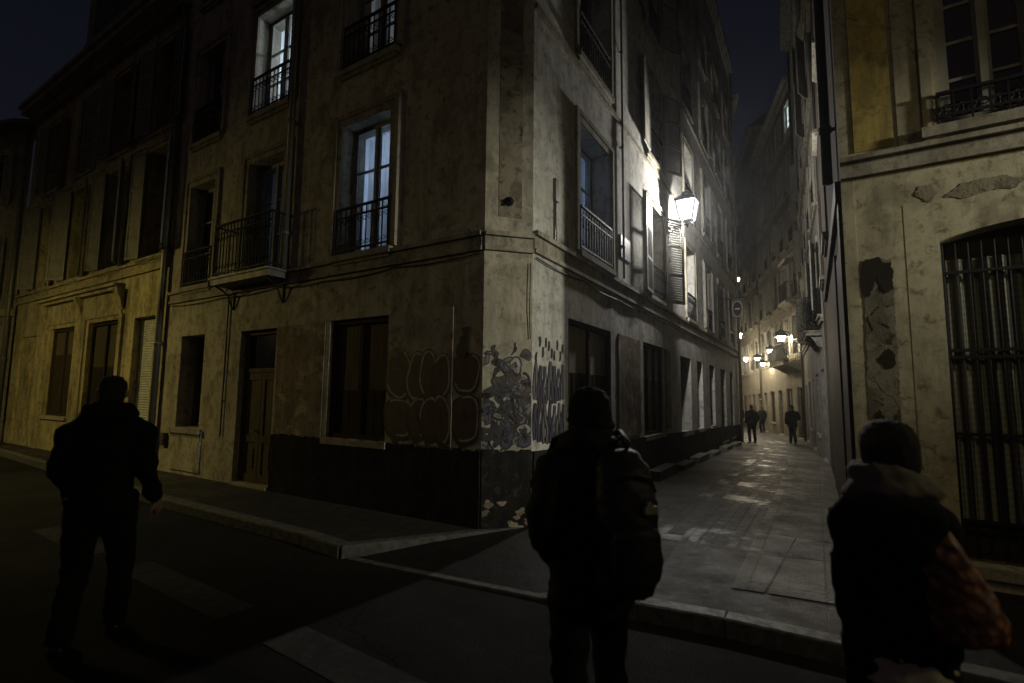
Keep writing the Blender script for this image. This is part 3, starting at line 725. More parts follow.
cable(L, cb, [(.05, 3.38), (1.5, 3.39), (3.0, 3.36), (4.2, 3.39), (5.9, 3.37), (7.8, 3.38)]); cable(L, cb, [(5.62, 3.37), (5.60, 2.3), (5.63, 1.5)])
cable(RF, cb, [(.05, 3.38), (1.6, 3.39), (3.2, 3.36), (5.1, 3.39), (7.0, 3.37), (9.2, 3.39), (12, 3.37), (15, 3.38), (19, 3.37)])
cable(RF, cb, [(.62, 4.5), (.6, 4.25), (.64, 3.72)]); cable(CH, cb, [(.58, 3.3), (.57, 2.7), (.585, 2.35)], .006)
m = MB(); m.box(-.62-.05, -.62+.05, .0, .05, 4.3, 4.62); m.box(-.6, -.585, .0, .03, 3.75, 4.3); obj('junction_box', m, M['zinc'], cb, RF.pt(0, 0)-C1, RF.rz)
m = MB(); m.box(7.55, 7.72, 0, .07, .62, .86); m.box(7.57, 7.70, .07, .078, .64, .84); obj('meter_box', m, M['g_red'], cb, L.pt(0, 0)-C1, L.rz)
# cornice, roof, rear walls
m = MB()
for F, ln in ((L, LA), (CH, cw), (RF, LR)):
    for y, z0, z1 in ((.08, HT-.5, HT-.35), (.15, HT-.35, HT-.2), (.22, HT-.2, HT)):
        a, b, c, d = F.pt(0, z0, 0), F.pt(ln, z0, 0), F.pt(ln, z0, y), F.pt(0, z0, y); up = Vector((0, 0, z1-z0))
        m.add([p-C1 for p in (a, b, c, d, a+up, b+up, c+up, d+up)], [(0, 1, 2, 3), (4, 5, 6, 7), (2, 3, 7, 6), (0, 3, 7, 4), (1, 2, 6, 5)])
obj('cornice', m, M['stone'], cb)
def back_shell(name, parent, pts, z0, z1, mat='wall_c', closed_top=True, skip=()):
    m = MB(); n = len(pts); base = Vector(parent.location)
    q = [Vector((p[0], p[1], 0))-base for p in pts]
    for i in range(n-1):
        if i in skip: continue
        m.quad(q[i]+Vector((0, 0, z0)), q[i+1]+Vector((0, 0, z0)), q[i+1]+Vector((0, 0, z1)), q[i]+Vector((0, 0, z1)))
    return obj(name, m, M[mat], parent)
e1, e2 = L.pt(LA, 0), RF.pt(LR, 0); i1, i2 = L.pt(LA, 0, -9), RF.pt(LR, 0, -7)
back_shell('rear_wall', cb, [e1, i1, i2, e2], -1, HT)
m = MB(); P = [p-C1 for p in (C1, e1, i1, i2, e2, C2)]
m.add([p+Vector((0, 0, HT+.002)) for p in P], [tuple(range(6))]); obj('roof', m, M['slate'], cb)

# ------------------------------------------------------------------ graffiti, sprayed flat on the walls
def ribbon(m, F, pts, wd, y, mi=0, closed=True):
    n = len(pts); vs = []
    for i in range(n):
        a = Vector(pts[(i-1) % n] if closed or i else pts[0]); b = Vector(pts[(i+1) % n] if closed or i < n-1 else pts[-1])
        d = (b-a); d = d.normalized() if d.length > 1e-6 else Vector((1, 0)); nn = Vector((-d.y, d.x))
        ww = wd*(.7+.6*random.random())/2; p = Vector(pts[i])
        for sg in (1, -1): q = p+nn*ww*sg; vs.append((F.s*q.x, y, q.y))
    k = n if closed else n-1
    m.add(vs, [(2*i, 2*i+1, 2*((i+1) % n)+1, 2*((i+1) % n)) for i in range(k)], mi)
def blob(cx, cz, rx, rz, sq=2.6, wob=.07, n=26, rot=0, tail=0.0):
    ph = random.random()*9; pts = []
    for i in range(n):
        t = 2*math.pi*i/n; c, s = math.cos(t), math.sin(t)
        x = rx*math.copysign(abs(c)**(2/sq), c)*(1+wob*math.sin(3*t+ph)); z = rz*math.copysign(abs(s)**(2/sq), s)*(1+wob*math.cos(2*t+ph))
        if tail and s < 0: x *= 1-tail*abs(s); 
        pts.append((cx+x*math.cos(rot)-z*math.sin(rot), cz+x*math.sin(rot)+z*math.cos(rot)))
    return pts
def fillp(m, F, pts, y, mi): m.add([(F.s*p[0], y, p[1]) for p in pts], [tuple(range(len(pts)))], mi)
GM = [M['g_dark'], M['g_red'], M['g_pale'], M['g_violet'], M['g_grey']]
# two rows of bubble letters on the board beside the chamfer
m = MB()
rows = [(1.90, .27, [(1.36, .19), (1.05, .13), (.84, .12), (.63, .12), (.24, .18)]), (1.38, .26, [(1.33, .22), (1.00, .14), (.80, .12), (.60, .11), (.24, .19)])]
lay = 0
for zc, rz, cs in rows:
    for cx, rx in cs:
        yb = (.0115 if cx > .46 else .0035)+.0012*lay; lay += 1
        cl = lambda ps: [(max(.475, p[0]) if cx > .46 else min(.44, max(.03, p[0])), p[1]) for p in ps]
        rx = min(rx*1.1, cx-.48) if cx > .46 else rx
        b = cl(blob(cx, zc+random.uniform(-.03, .03), rx*1.05, rz*random.uniform(.9, 1.1), 2.3, .10, 26, random.uniform(-.12, .12)))
        o = cl([(cx+(p[0]-cx)*1.2, zc+(p[1]-zc)*1.18-.02) for p in b])
        fillp(m, L, o, yb, 0); fillp(m, L, b, yb+.0004, 1)
        k0 = random.randrange(26); seg = [b[(k0+i) % 26] for i in range(17)]
        ribbon(m, L, seg, .026, yb+.0008, 2, False)
        fillp(m, L, cl(blob(cx+.01, zc+.03, rx*.22, rz*.3, 2.0, .2)), yb+.0008, 0)
        if zc > 1.6: fillp(m, L, cl([(cx-rx*.8, zc-rz*1.1), (cx-rx*.45, zc-rz*1.4), (cx-rx*.1, zc-rz*1.1)]), yb+.0002, 0)
        else: fillp(m, L, cl([(cx-rx*.3, zc-rz*1.0), (cx+rx*.3, zc-rz*1.5), (cx+rx*.8, zc-rz*1.0)]), yb+.0002, 0)
for i in range(7):
    b = blob(.26+random.uniform(-.1, .1), 2.28+random.uniform(-.12, .2), .05, .07, 2, .3, 14); fillp(m, L, b, .0165+.0003*i, 0)
tag(obj('graffiti', m, GM, cb, L.pt(0, 0)-C1, L.rz), 'maroon bubble letters in two rows with pale outlines')
# tangle of outlined strokes on the cut off corner
def thick(m, F, pts, wd, y, mi, lo, hi, zlo):
    """an even stroke with round ends, kept on its wall"""
    P = [Vector(p) for p, r in sm_2d(pts)]; n = len(P); vs = []
    for i in range(n):
        d = P[min(i+1, n-1)]-P[max(i-1, 0)]; d = d.normalized() if d.length > 1e-6 else Vector((1, 0)); nn = Vector((-d.y, d.x)); ww = wd*(.55+.45*math.sin(math.pi*(i+1.2)/(n+1.4)))/2
        for sg in (1, -1): q = P[i]+nn*ww*sg; vs.append((F.s*min(hi, max(lo, q.x)), y, max(zlo, q.y)))
    m.add(vs, [(2*i, 2*i+1, 2*i+3, 2*i+2) for i in range(n-1)], mi)
def sm_2d(pts, k=6):
    out = []
    for i in range(len(pts)-1):
        p0, p1, p2, p3 = pts[max(i-1, 0)], pts[i], pts[i+1], pts[min(i+2, len(pts)-1)]
        for j in range(k):
            t = j/k; f = lambda a, b, c, d: .5*((2*b)+(-a+c)*t+(2*a-5*b+4*c-d)*t*t+(-a+3*b-3*c+d)*t**3)
            out.append(((f(p0[0], p1[0], p2[0], p3[0]), f(p0[1], p1[1], p2[1], p3[1])), 0))
    out.append((pts[-1], 0)); return out
def piece(m, F, cx, cz, w_, h_, y, fill, lo, hi, zlo, fat=.3):
    for k in range(random.choice([2, 2, 3])):
        a = random.uniform(0, 6.28); pts = []
        for i in range(random.choice([4, 5])):
            a += random.uniform(.7, 1.7)*random.choice([1, 1, 1, -1]); r = random.uniform(.35, 1)
            pts.append((cx+math.cos(a)*w_*.5*r, cz+math.sin(a)*h_*.5*r))
        wd = min(w_, h_)*fat*random.uniform(.7, 1.3)
        thick(m, F, pts, wd*1.75, y+.0003*k, 0, lo, hi, zlo)
        if fill is not None: thick(m, F, pts, wd*.8, y+.0003*k+.00012, fill, lo, hi, zlo)
m = MB(); random.seed(33); n = 0
for row in range(9):
    for colm in range(5):
        cz = 1.11+.13*row+random.uniform(-.05, .05); cx = .06+.122*colm+random.uniform(-.03, .03)
        if row >= 6 and random.random() < .25+.2*(row-6): continue
        piece(m, CH, cx, cz, random.uniform(.12, .18), random.uniform(.15, .24), .0035+.001*(n % 7), random.choice([3, 3, 4, None, 0, 1, 1 if row > 4 else 3, 2 if random.random() < .5 else 4]), .008, .608, 1.0); n += 1
for k in range(24):
    cx, cz = random.uniform(.04, .57), 1.05+1.25*random.random()**1.4
    thick(m, CH, [(cx+random.gauss(0, .04), cz+random.gauss(0, .06)) for i in range(5)], random.uniform(.012, .024), .0112+.00006*k, 0, .008, .608, 1.0)
tag(obj('graffiti', m, GM, cb, CH.pt(0, 0)-C1, CH.rz), 'dense tangle of black spray painted curls')
# flaking paint low on the corner
for k in range(9):
    cx, cz = random.uniform(.03, .58), random.choice([.12, .16, .2, .24, .3, .4]); r = random.uniform(.015, .05)
    q = MB(); fillp(q, CH, [(min(.6, max(.012, p[0])), max(.06, p[1])) for p in blob(cx, cz, r*1.3, r, 1.7, .35, 16)], .0325+.0002*k, 0)
    obj('paint_flake', q, M['raw'], cb, CH.pt(0, 0)-C1, CH.rz)
q = MB()
zz = .15
while zz < .97: h_ = random.uniform(.03, .12); q.add([(-.612, .0318, zz), (-.612, .0318, zz+h_), (-.612+random.uniform(.004, .02), .0318, zz+h_*.5)], [(0, 1, 2)]); zz += h_+random.uniform(.01, .08)
obj('paint_flake', q, M['raw'], cb, CH.pt(0, 0)-C1, CH.rz)
# tall violet letters round the corner in the alley
m = MB(); random.seed(5); n = 0
for row, (zc, h_) in enumerate(((1.82, .46), (1.32, .5))):
    for i in range(7):
        cx = .08+i*.135; hh = h_*random.uniform(.85, 1.1); y = .0035+.0012*(n % 5); n += 1; zz = zc+random.uniform(-.04, .04)
        for k, dx in enumerate((-.028, .03)):
            pts = [(cx+dx+random.uniform(-.015, .015), zz-hh*.5), (cx+dx*1.6+random.uniform(-.02, .02), zz-hh*.15), (cx+dx*.6+random.uniform(-.02, .02), zz+hh*.15), (cx+dx*.2+random.uniform(-.02, .03), zz+hh*.5)]
            thick(m, RF, pts, .10, y+.0003*k, 0, .01, .93, 1.0); thick(m, RF, pts, .042, y+.0003*k+.00012, 3 if (i+row) % 3 else 4, .01, .93, 1.0)
        if n % 3 == 0: thick(m, RF, [(cx-.02, zz-.04), (cx, zz+.05), (cx+.02, zz+.1)], .02, y+.0009, 2, .01, .93, 1.0)
for i in range(10):
    cx = .10+i*.085; zz = 2.2+random.uniform(-.1, .2); thick(m, RF, [(cx, zz-.06), (cx+random.uniform(-.03, .03), zz), (cx+.01, zz+.07)], .045, .0112+.0001*i, 0, .01, .95, 1.0)
tag(obj('graffiti', m, GM, cb, RF.pt(0, 0)-C1, RF.rz), 'tall violet letters outlined in black')
m = MB(); random.seed(8)
for i in range(16):
    b = blob(4.0+random.uniform(-.5, .45), random.uniform(1.15, 2.0), .09, random.uniform(.12, .26), 1.7, .15, 18); ribbon(m, RF, b, .025, .0255+.0003*i, i % 2)
for i in range(5):
    b = blob(6.72+random.uniform(-.15, .15), random.uniform(1.9, 2.5), .06, .09, 2, .15, 18); ribbon(m, RF, b, .03, .0255+.0003*i, 1)
tag(obj('graffiti', m, GM, cb, RF.pt(0, 0)-C1, RF.rz), 'faint scrawl on the piers between the boarded shopfronts')

# ------------------------------------------------------------------ shuttered building next along the street
B0 = L.pt(LA, 0); LB = Facade(B0, 147.2)
WB, HB = 9.6, 10.25
bb = empty('shuttered_building', B0)
tag(bb, 'ochre lit building with open louvred shutters, roller blind door and slate mansard roof', 'building')
H = []
for z, ht in ((4.55, 2.45), (7.4, 2.1)):
    for i, u in enumerate((.85, 3.0, 5.2, 7.55)):
        H.append(window(LB, bb, u, z, 1.0, ht, 3, 'frame_dark', surround='stone_b', shutters=True, open_deg=((158, 172), (152, 168), (160, 150), (165, 150))[i] if z < 6 else ((172, 170), (165, 168), (12, 10), (170, 172))[i], sill=True))
H.append((.52, 1.5, .85, 3.26))
m = MB(); m.box(-.47, .47, -.2, -.18, 0, 2.41)
z = .02
while z < 2.38: m.add([(-.46, -.18, z), (.46, -.18, z), (.46, -.165, z+.02), (-.46, -.165, z+.02), (.46, -.18, z+.05), (-.46, -.18, z+.05)], [(0, 1, 2, 3), (3, 2, 4, 5)]); z += .055
m.box(-.48, -.44, -.22, -.14, 0, 2.41); m.box(.44, .48, -.22, -.14, 0, 2.41)
obj('roller_blind', m, M['roller'], bb, LB.pt(1.01, .85)-B0, LB.rz)
trim('blind_panel', LB, bb, 'wall_b', [(.52, 1.5, -.18, -.02, .2, .85)])
H.append(boarded(LB, bb, 3.15, .5, 1.7, 2.8, ('wood_mid', 'wood'), .38, 2)); H.append(boarded(LB, bb, 5.75, 1.0, 1.7, 2.3, ('wood_mid', 'wood'), .3, 2))
H.append((7.6, 9.0, .2, 3.2, .12)); trim('blocked_door', LB, bb, 'wall_b', [(7.6, 9.0, -.12, -.05, .1, 3.2)])
wallpart(LB, bb, 'wall_b', 0, WB, 0, HB, H)
trim('string_course', LB, bb, 'stone_b', [(.1, WB, 0, .06, 4.22, 4.28), (.1, WB, 0, .03, 4.28, 4.44), (.1, WB, 0, .09, 4.44, 4.5), (.1, WB, 0, .05, 7.18, 7.28)])
trim('shop_cornice', LB, bb, 'stone_b', [(2.15, 7.15, .03, .14, 3.95, 4.03), (2.15, 7.15, .03, .22, 4.03, 4.10), (2.15, 7.15, 0, .03, 3.4, 4.1), (2.0, 2.17, 0, .06, .12, 3.4), (4.15, 4.75, 0, .04, .12, 3.4), (6.75, 7.1, 0, .06, .12, 3.4)])
for u in (2.1, 4.45, 6.95):
    m = MB(); m.add([(x, y, z) for x in (-.08, .08) for y, z in ((.04, 3.98), (.2, 3.98), (.19, 3.86), (.11, 3.72), (.08, 3.55), (.04, 3.5))],
        [(0, 1, 2, 3, 4, 5), (11, 10, 9, 8, 7, 6), (0, 6, 7, 1), (1, 7, 8, 2), (2, 8, 9, 3), (3, 9, 10, 4), (4, 10, 11, 5), (5, 11, 6, 0)])
    obj('bracket', m, M['stone_b'], bb, LB.pt(u, 0)-B0, LB.rz)
pipe(LB, bb, .08, .13, HB, .065, .1)
trim('cornice', LB, bb, 'stone', [(0, WB, 0, .18, HB-.25, HB-.1), (0, WB, 0, .42, HB-.1, HB+.06), (0, WB, .3, .5, HB+.06, HB+.16)])
m = MB()
m.quad((0, .2, HB+.06), (WB, .2, HB+.06), (WB, -1.1, HB+3.4), (0, -1.1, HB+3.4)); m.quad((0, -1.1, HB+3.4), (WB, -1.1, HB+3.4), (WB, -7, HB+4.2), (0, -7, HB+4.2))
m.add([(WB, .2, HB+.06), (WB, -1.1, HB+3.4), (WB, -7, HB+4.2), (WB, -7, HB)], [(0, 1, 2, 3)])
obj('roof', m, M['slate'], bb, LB.pt(0, 0)-B0, LB.rz)
m = MB(); m.box(WB-.55, WB, -3.2, -1.0, HB+2.2, HB+5.2)
for k in range(3): m.tube([(WB-.28, -1.4-.6*k, HB+5.2), (WB-.28, -1.4-.6*k, HB+5.6)], .12, 8)
obj('chimney', m, M['wall_c'], bb, LB.pt(0, 0)-B0, LB.rz)
back_shell('rear_wall', bb, [LB.pt(WB, 0), LB.pt(WB, 0, -8), LB.pt(0, 0, -8)], 0, HB)

# ------------------------------------------------------------------ low dim building closing the view down the street
D0 = LB.pt(WB, 0, .05); LC = Facade(D0, 166)
dbg = empty('low_building', D0)
tag(dbg, 'low dim building with tiled eaves beyond the slate mansard roof', 'building')
H = []
for z, ht in ((.3, 2.6), (4.4, 2.0), (7.4, 1.7)):
    for u in (1.5, 3.9, 6.3, 8.7): H.append(window(LC, dbg, u, z, 1.0, ht, 3, 'frame_dark', surround='stone_b', shutters=z > 1, open_deg=(170, 172), rail=4 < z < 5))
wallpart(LC, dbg, 'wall_c', 0, 14, 0, 10.0, H)
trim('string_course', LC, dbg, 'stone_b', [(0, 14, 0, .07, 3.9, 4.1)])
m = MB(); m.add([(0, .6, 9.9), (14, .6, 9.9), (14, -4, 12.2), (0, -4, 12.2), (0, .6, 9.78), (14, .6, 9.78), (0, 0, 9.95), (14, 0, 9.95)], [(0, 1, 2, 3), (0, 4, 5, 1), (4, 6, 7, 5)])
obj('roof', m, M['slate'], dbg, LC.pt(0, 0)-D0, LC.rz)
pipe(LC, dbg, .12, .1, 9.9, .06, .1)
back_shell('rear_wall', dbg, [LC.pt(14, 0), LC.pt(14, 0, -8), LC.pt(0, 0, -8)], 0, 10)

# ------------------------------------------------------------------ cream building at the near corner of the alley
MF = Facade((3.2, 4.9), -32.8, True); MS = Facade((3.2, 4.9), 60.0)
mb_ = empty('cream_building', ms)
tag(mb_, 'cream stucco building with barred gate, ochre wall panel and peeled plaster beside it', 'building')
GU0, GU1, GZ0, GZ1 = .715, 2.35, .30, 3.2
H = [(GU0, GU1, GZ0, GZ1, .26)]
for k in range(5):
    u = 1.12+k*2.4
    for z, ht in ((4.12, 2.3), (7.6, 2.1), (10.8, 1.9)):
        H.append(window(MF, mb_, u, z, .66, ht, 5, 'frame', surround='stone' if k or z > 5 else None, rail=True, rail_h=.30, y=-.1, sill=False))
    if k: H.append(door(MF, mb_, u+.3, .2, 1.1, 2.7, 'wood'))
wallpart(MF, mb_, 'wall_m', 0, 12, 0, 14.5, H)
# segmental arch over the gate
m = MB(); n = 16; arc = []
for i in range(n+1):
    u = GU0+(GU1-GU0)*i/n; t = (i/n*2-1); arc.append((u, 3.07+.125*(1-t*t)))
for i in range(n):
    (a, za), (b, zb) = arc[i], arc[i+1]
    m.quad((-a, 0, za), (-b, 0, zb), (-b, 0, GZ1), (-a, 0, GZ1)); m.quad((-a, 0, za), (-b, 0, zb), (-b, -.26, zb), (-a, -.26, za))
obj('arch', m, M['wall_m'], mb_, MF.pt(0, 0)-ms, MF.rz)
g = MB(); x0, x1 = GU0+.01, GU1-.01; gm = (GU0+GU1)/2
for u in [x0+.02+.088*k for k in range(int((x1-x0)/.088))]: g.tube([(-u, -.13, GZ0+.02), (-u, -.13, 3.06)], .0065, 5)
for z in (.36, .62, 1.35, 2.02, 2.08, 2.78): g.box(-x1, -x0, -.142, -.118, z, z+.028)
for u in (x0, gm-.02, gm+.025, x1): g.box(-u-.014, -u+.014, -.15, -.11, GZ0+.01, 3.06)
gate = obj('gate', g, M['iron'], mb_, MF.pt(0, 0)-ms, MF.rz)
q = MB(); nn = 90; vs = []
for k in range(nn+1):
    u = x0+(x1-x0)*k/nn; y = -.185+.016*math.sin(k*1.15)+.012*math.sin(k*.37); vs += [(-u, y, .62), (-u, y, 2.92)]
q.add(vs, [(2*k, 2*k+2, 2*k+3, 2*k+1) for k in range(nn)], 0, True); obj('lace_curtain', q, M['lace'], gate)
q = MB(); q.box(-x1, -x0, -.255, -.245, GZ0, 3.2); obj('gate_panel', q, M['wood'], gate)
trim('gate_sill', MF, mb_, 'stone', [(GU0-.02, GU1+.02, -.25, .05, GZ0-.09, GZ0-.002)])
# mouldings, panel, scars
trim('string_course', MF, mb_, 'stone', [(0.0, 12, 0, .05, 3.78, 3.83), (0.0, 12, 0, .03, 3.83, 3.93), (0.0, 12, 0, .09, 3.93, 3.975), (0.0, 12, 0, .06, 7.15, 7.3)])
trim('corner_pilaster', MF, mb_, 'wall_m', [(0.0, .10, 0, .006, 0, 3.78)])
trim('ochre_panel', MF, mb_, 'ochre', [(.125, .43, 0, .008, 4.03, 5.9)])
trim('pilaster', MF, mb_, 'wall_m', [(.47, .64, 0, .006, 3.98, 7.15), (.66, .74, 0, .02, 3.98, 7.15), (1.51, 1.6, 0, .02, 3.98, 7.15), (.47, .70, 0, .002, .12, 3.44)])
trim('window_sill', MF, mb_, 'stone', [(.64, 1.62, -.1, .07, 4.02, 4.115)])
def scar(name, F, parent, mat, outline, y=.004):
    m = MB(); n = len(outline); pts = []
    for i in range(n):
        a, b = Vector(outline[i]), Vector(outline[(i+1) % n]); k = max(1, int((b-a).length/.008))
        for j in range(k):
            p = a+(b-a)*j/k; f_ = lambda k: .012*noise.noise(Vector((p.x*14, p.y*14, k)))+.010*noise.noise(Vector((p.x*45, p.y*45, k)))+.005*noise.noise(Vector((p.x*110, p.y*110, k))); pts.append((p.x+f_(3), p.y+f_(9)))
    m.add([(F.s*p[0], y, p[1]) for p in pts], [tuple(range(len(pts)))]); return obj(name, m, M[mat], parent, F.pt(0, 0)-Vector(parent.location), F.rz)
scar('peeled_patch', MF, mb_, 'mortar', [(.13, .75), (.345, .72), (.36, 1.6), (.365, 2.93), (.27, 2.98), (.145, 2.95), (.12, 1.8)])
scar('hole', MF, mb_, 'hole_dark', [(.13, 2.64), (.17, 2.60), (.215, 2.70), (.235, 2.80), (.262, 2.70), (.30, 2.63), (.362, 2.66), (.36, 2.92), (.30, 2.93), (.25, 2.98), (.16, 2.97), (.125, 2.85)], .008)  # flat patch, its depth is only the dark colour
scar('hole', MF, mb_, 'mortar', [(.15, 2.40), (.20, 2.28), (.26, 2.36), (.33, 2.30), (.34, 2.45), (.25, 2.52)], .0075)
scar('hole', MF, mb_, 'hole_dark', [(.22, 2.02), (.27, 1.93), (.34, 1.96), (.345, 2.06), (.29, 2.13)], .0082)
scar('hole', MF, mb_, 'hole_dark', [(.16, 1.5), (.2, 1.42), (.24, 1.5), (.2, 1.56)], .0082)
for o in ([(.56, 3.52), (.66, 3.43), (.72, 3.50), (.68, 3.60), (.6, 3.6)], [(.76, 3.46), (.92, 3.42), (1.12, 3.47), (1.22, 3.44), (1.3, 3.52), (1.14, 3.58), (.9, 3.56)], [(1.42, 3.44), (1.75, 3.40), (1.95, 3.48), (1.6, 3.57)]):
    scar('peeled_patch', MF, mb_, 'mortar', o)
# alley side of the same building
H = []
for z, ht in ((4.3, 2.0), (7.6, 2.0), (10.8, 1.8)):
    for u in (4.2, 7.6): H.append(window(MS, mb_, u, z, 1.0, ht, 3, 'frame_dark', surround=None))
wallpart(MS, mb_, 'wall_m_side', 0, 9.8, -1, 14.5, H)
trim('timber_front', MS, mb_, 'wood', [(.06, .34, 0, .03, -.1, 3.6), (1.5, 1.8, 0, .03, -.2, 3.4), (.34, 1.5, 0, .012, -.1, 3.3), (1.8, 6.2, 0, .02, -.3, 3.4), (.05, 6.3, 0, .05, 3.6, 3.8)])
pipe(MS, mb_, .5, 3.95, 14.3, .05, .09, mat='iron')
back_shell('rear_wall', mb_, [MF.pt(12, 0), MF.pt(12, 0, -9), MS.pt(9.8, 0, -7), MS.pt(9.8, 0)], -1, 14.5)
m = MB(); P = [p-ms for p in (MF.pt(0, 0), MF.pt(12, 0), MF.pt(12, 0, -9), MS.pt(9.8, 0, -7), MS.pt(9.8, 0))]
m.add([p+Vector((0, 0, 14.5)) for p in P], [tuple(range(5))]); obj('roof', m, M['slate'], mb_)

# ------------------------------------------------------------------ houses further down the alley
def alley_house(name, label, F, ln, ht, mat, zg, bays, floors, rng, trimm='stone', lit=None, doors=True, shut='shutter', zgend=None):
    o = Vector(F.o); t = empty(name, o); tag(t, label, 'building'); H = []; random.seed(rng)
    sp = ln/bays
    for i in range(bays):
        u = sp*(i+.5); zb = zg+(zgend-zg)*u/ln if zgend is not None else zg
        if i % 2 == 0: H.append(door(F, t, u, zb+.08, 1.05, 2.5, random.choice(['wood', 'wood_mid'])))
        else: H.append(boarded(F, t, u, zb+.7, 1.3, 1.9, (random.choice(['ply', 'wood']), 'wood'), .45, 2))
        for k, (z, h) in enumerate(floors):
            li = None
            if lit and lit == (i, k): li = (700, (.75, .88, 1.0), .6, 0)
            H.append(window(F, t, u, z, 1.0, h, 3, 'frame', rail=k < 3, surround=trimm, shutters=random.random() < .6, open_deg=(random.choice([155, 165, 172, 176]), random.choice([172, 176, 150])), shut_mat=shut, lit=li, y=-.12))
    wallpart(F, t, mat, 0, ln, zg-2, ht, H)
    trim('string_course', F, t, trimm, [(.02, ln-.02, 0, .06, floors[0][0]-.32, floors[0][0]-.2), (.02, ln-.02, 0, .11, floors[0][0]-.2, floors[0][0]-.14)]+[(.02, ln-.02, 0, .06, z-.3, z-.2) for z, h in floors[1:]])
    trim('cornice', F, t, trimm, [(0, ln, 0, .2, ht-.4, ht-.2), (0, ln, 0, .42, ht-.2, ht)])
    pipe(F, t, ln-.15, zg-.6, ht-.4, .055, .1)
    m = MB(); m.quad((0, .3, ht+.004), (F.s*ln, .3, ht+.004), (F.s*ln, -2.5, ht+2.2), (0, -2.5, ht+2.2)); m.quad((0, -2.5, ht+2.2), (F.s*ln, -2.5, ht+2.2), (F.s*ln, -7, ht+1.5), (0, -7, ht+1.5))
    m.add([(0, .3, ht), (0, -2.5, ht+2.2), (0, -7, ht+1.5), (0, -7, ht)], [(0, 1, 2, 3)]); m.add([(F.s*ln, .3, ht), (F.s*ln, -2.5, ht+2.2), (F.s*ln, -7, ht+1.5), (F.s*ln, -7, ht)], [(0, 1, 2, 3)])
    obj('roof', m, M['slate'], t, F.pt(0, 0)-o, F.rz)
    m = MB()
    for k in range(2): m.box(F.s*ln*.3-.4, F.s*ln*.3+.4, -3.2, -2.2, ht+1, ht+3.4) if k else None
    obj('chimney', m, M['wall_c'], t, F.pt(0, 0)-o, F.rz)
    back_shell('rear_wall', t, [F.pt(0, 0), F.pt(0, 0, -7), F.pt(ln, 0, -7), F.pt(ln, 0)], zg-2, ht)
    return t
def face(a, b, right): 
    d = Vector(b)-Vector(a); return Facade(a, math.degrees(math.atan2(d.y, d.x)), right), d.length
fl = lambda z0, n, st=3.1: [(z0+st*k, 1.95-.1*k) for k in range(n)]
F1, n1 = face((8.1, 13.4), (13.98, 24.8), False)
alley_house('pale_house', 'pale grey house with plant filled balcony just past the dark wall of the cream building', F1, n1, 19.5, 'wall_r1', -.08, 5, fl(4.0, 5), 3, zgend=-.35)
F2, n2 = face((14.02, 24.88), (17.0, 35.4), False)
alley_house('balcony_house', 'warm lit house with a stone balcony and bright wall lantern in the alley', F2, n2, 18.0, 'wall_r2', -.36, 5, fl(3.9, 5, 2.9), 4, zgend=-.6, lit=(0, 4))
F3, n3 = face((17.02, 35.48), (20.0, 46.0), False)
alley_house('far_house', 'tall house with rows of tall windows where the alley bends', F3, n3, 21.0, 'wall_r2', -.62, 5, fl(3.7, 5), 5, zgend=-.85)
F4, n4 = face((20.03, 46.05), (22.2, 62.0), False)
alley_house('end_house', 'house beyond the bend, only a sliver of its front showing', F4, n4, 19.0, 'wall_r2', -.85, 6, fl(3.6, 5), 6, zgend=-1.1)
F5, n5 = face((10.22, 23.45), (16.4, 44.0), True)
alley_house('inner_bend_house', 'house on the inside of the alley bend behind the drainpipe', F5, n5, 16.0, 'wall_r2', -.35, 8, fl(3.7, 4), 7, zgend=-.75)
F6, n6 = face((16.45, 44.1), (19.0, 62.0), True)
alley_house('hidden_bend_house', 'furthest house on the inner side of the bend', F6, n6, 16.0, 'wall_r2', -.8, 6, fl(3.7, 4), 8, zgend=-1.1)

# ------------------------------------------------------------------ lanterns and the ring sign
lantern('wall_lantern', RF, 6.72, 5.72, .54, M['lamp_white'], 'bright white four sided lantern on the alley front of the corner building', back=True, bulb=(LANTERN_W, (1, .965, .90)), size=.95)
def floodlight(F, u, z, reach, target, power, color):
    t = empty('floodlight', F.pt(u, z), F.rz); tag(t, 'added unseen floodlight on a long arm on the cream building, aimed at the corner', 'floodlight')
    a = MB(); a.box(-.06, .06, 0, .03, -.15, .15); a.tube([(0, .02, -.05), (0, reach*.5, 0), (0, reach-.12, .02)], .02, 6); obj('arm', a, M['iron'], t)
    src = F.pt(u, z, reach); d = (Vector(target)-src).normalized(); q = d.to_track_quat('Y', 'Z'); loc = Matrix.Rotation(-F.rz, 3, 'Z')
    b = MB(); b.box(-.16, .16, -.14, .0, -.11, .11); b.box(-.18, .18, -.02, .015, .11, .125); b.box(-.18, .18, -.02, .015, -.125, -.11)
    h = obj('housing', b, M['iron'], t, (0, reach, 0)); h.rotation_mode = 'QUATERNION'; h.rotation_quaternion = (loc @ q.to_matrix()).to_quaternion()
    g = MB(); g.quad((-.15, .006, -.1), (.15, .006, -.1), (.15, .006, .1), (-.15, .006, .1)); obj('lens', g, M['lamp_m'], h)
    ld = bpy.data.lights.new('floodlight_lamp', 'SPOT'); ld.energy = power; ld.color = color; ld.spot_size = R_(42); ld.spot_blend = 1.0; ld.shadow_soft_size = .16
    lo = bpy.data.objects.new('floodlight_lamp', ld); col.objects.link(lo); lo.location = src+d*.07; lo.rotation_mode = 'QUATERNION'; lo.rotation_quaternion = d.to_track_quat('-Z', 'Y')
floodlight(MF, 6.2, 4.3, 1.0, (.0, 6.3, 2.45), LAMP_M_W, (1, .96, .78))  # added in place of an unseen lamp, beam narrowed to spare the ground
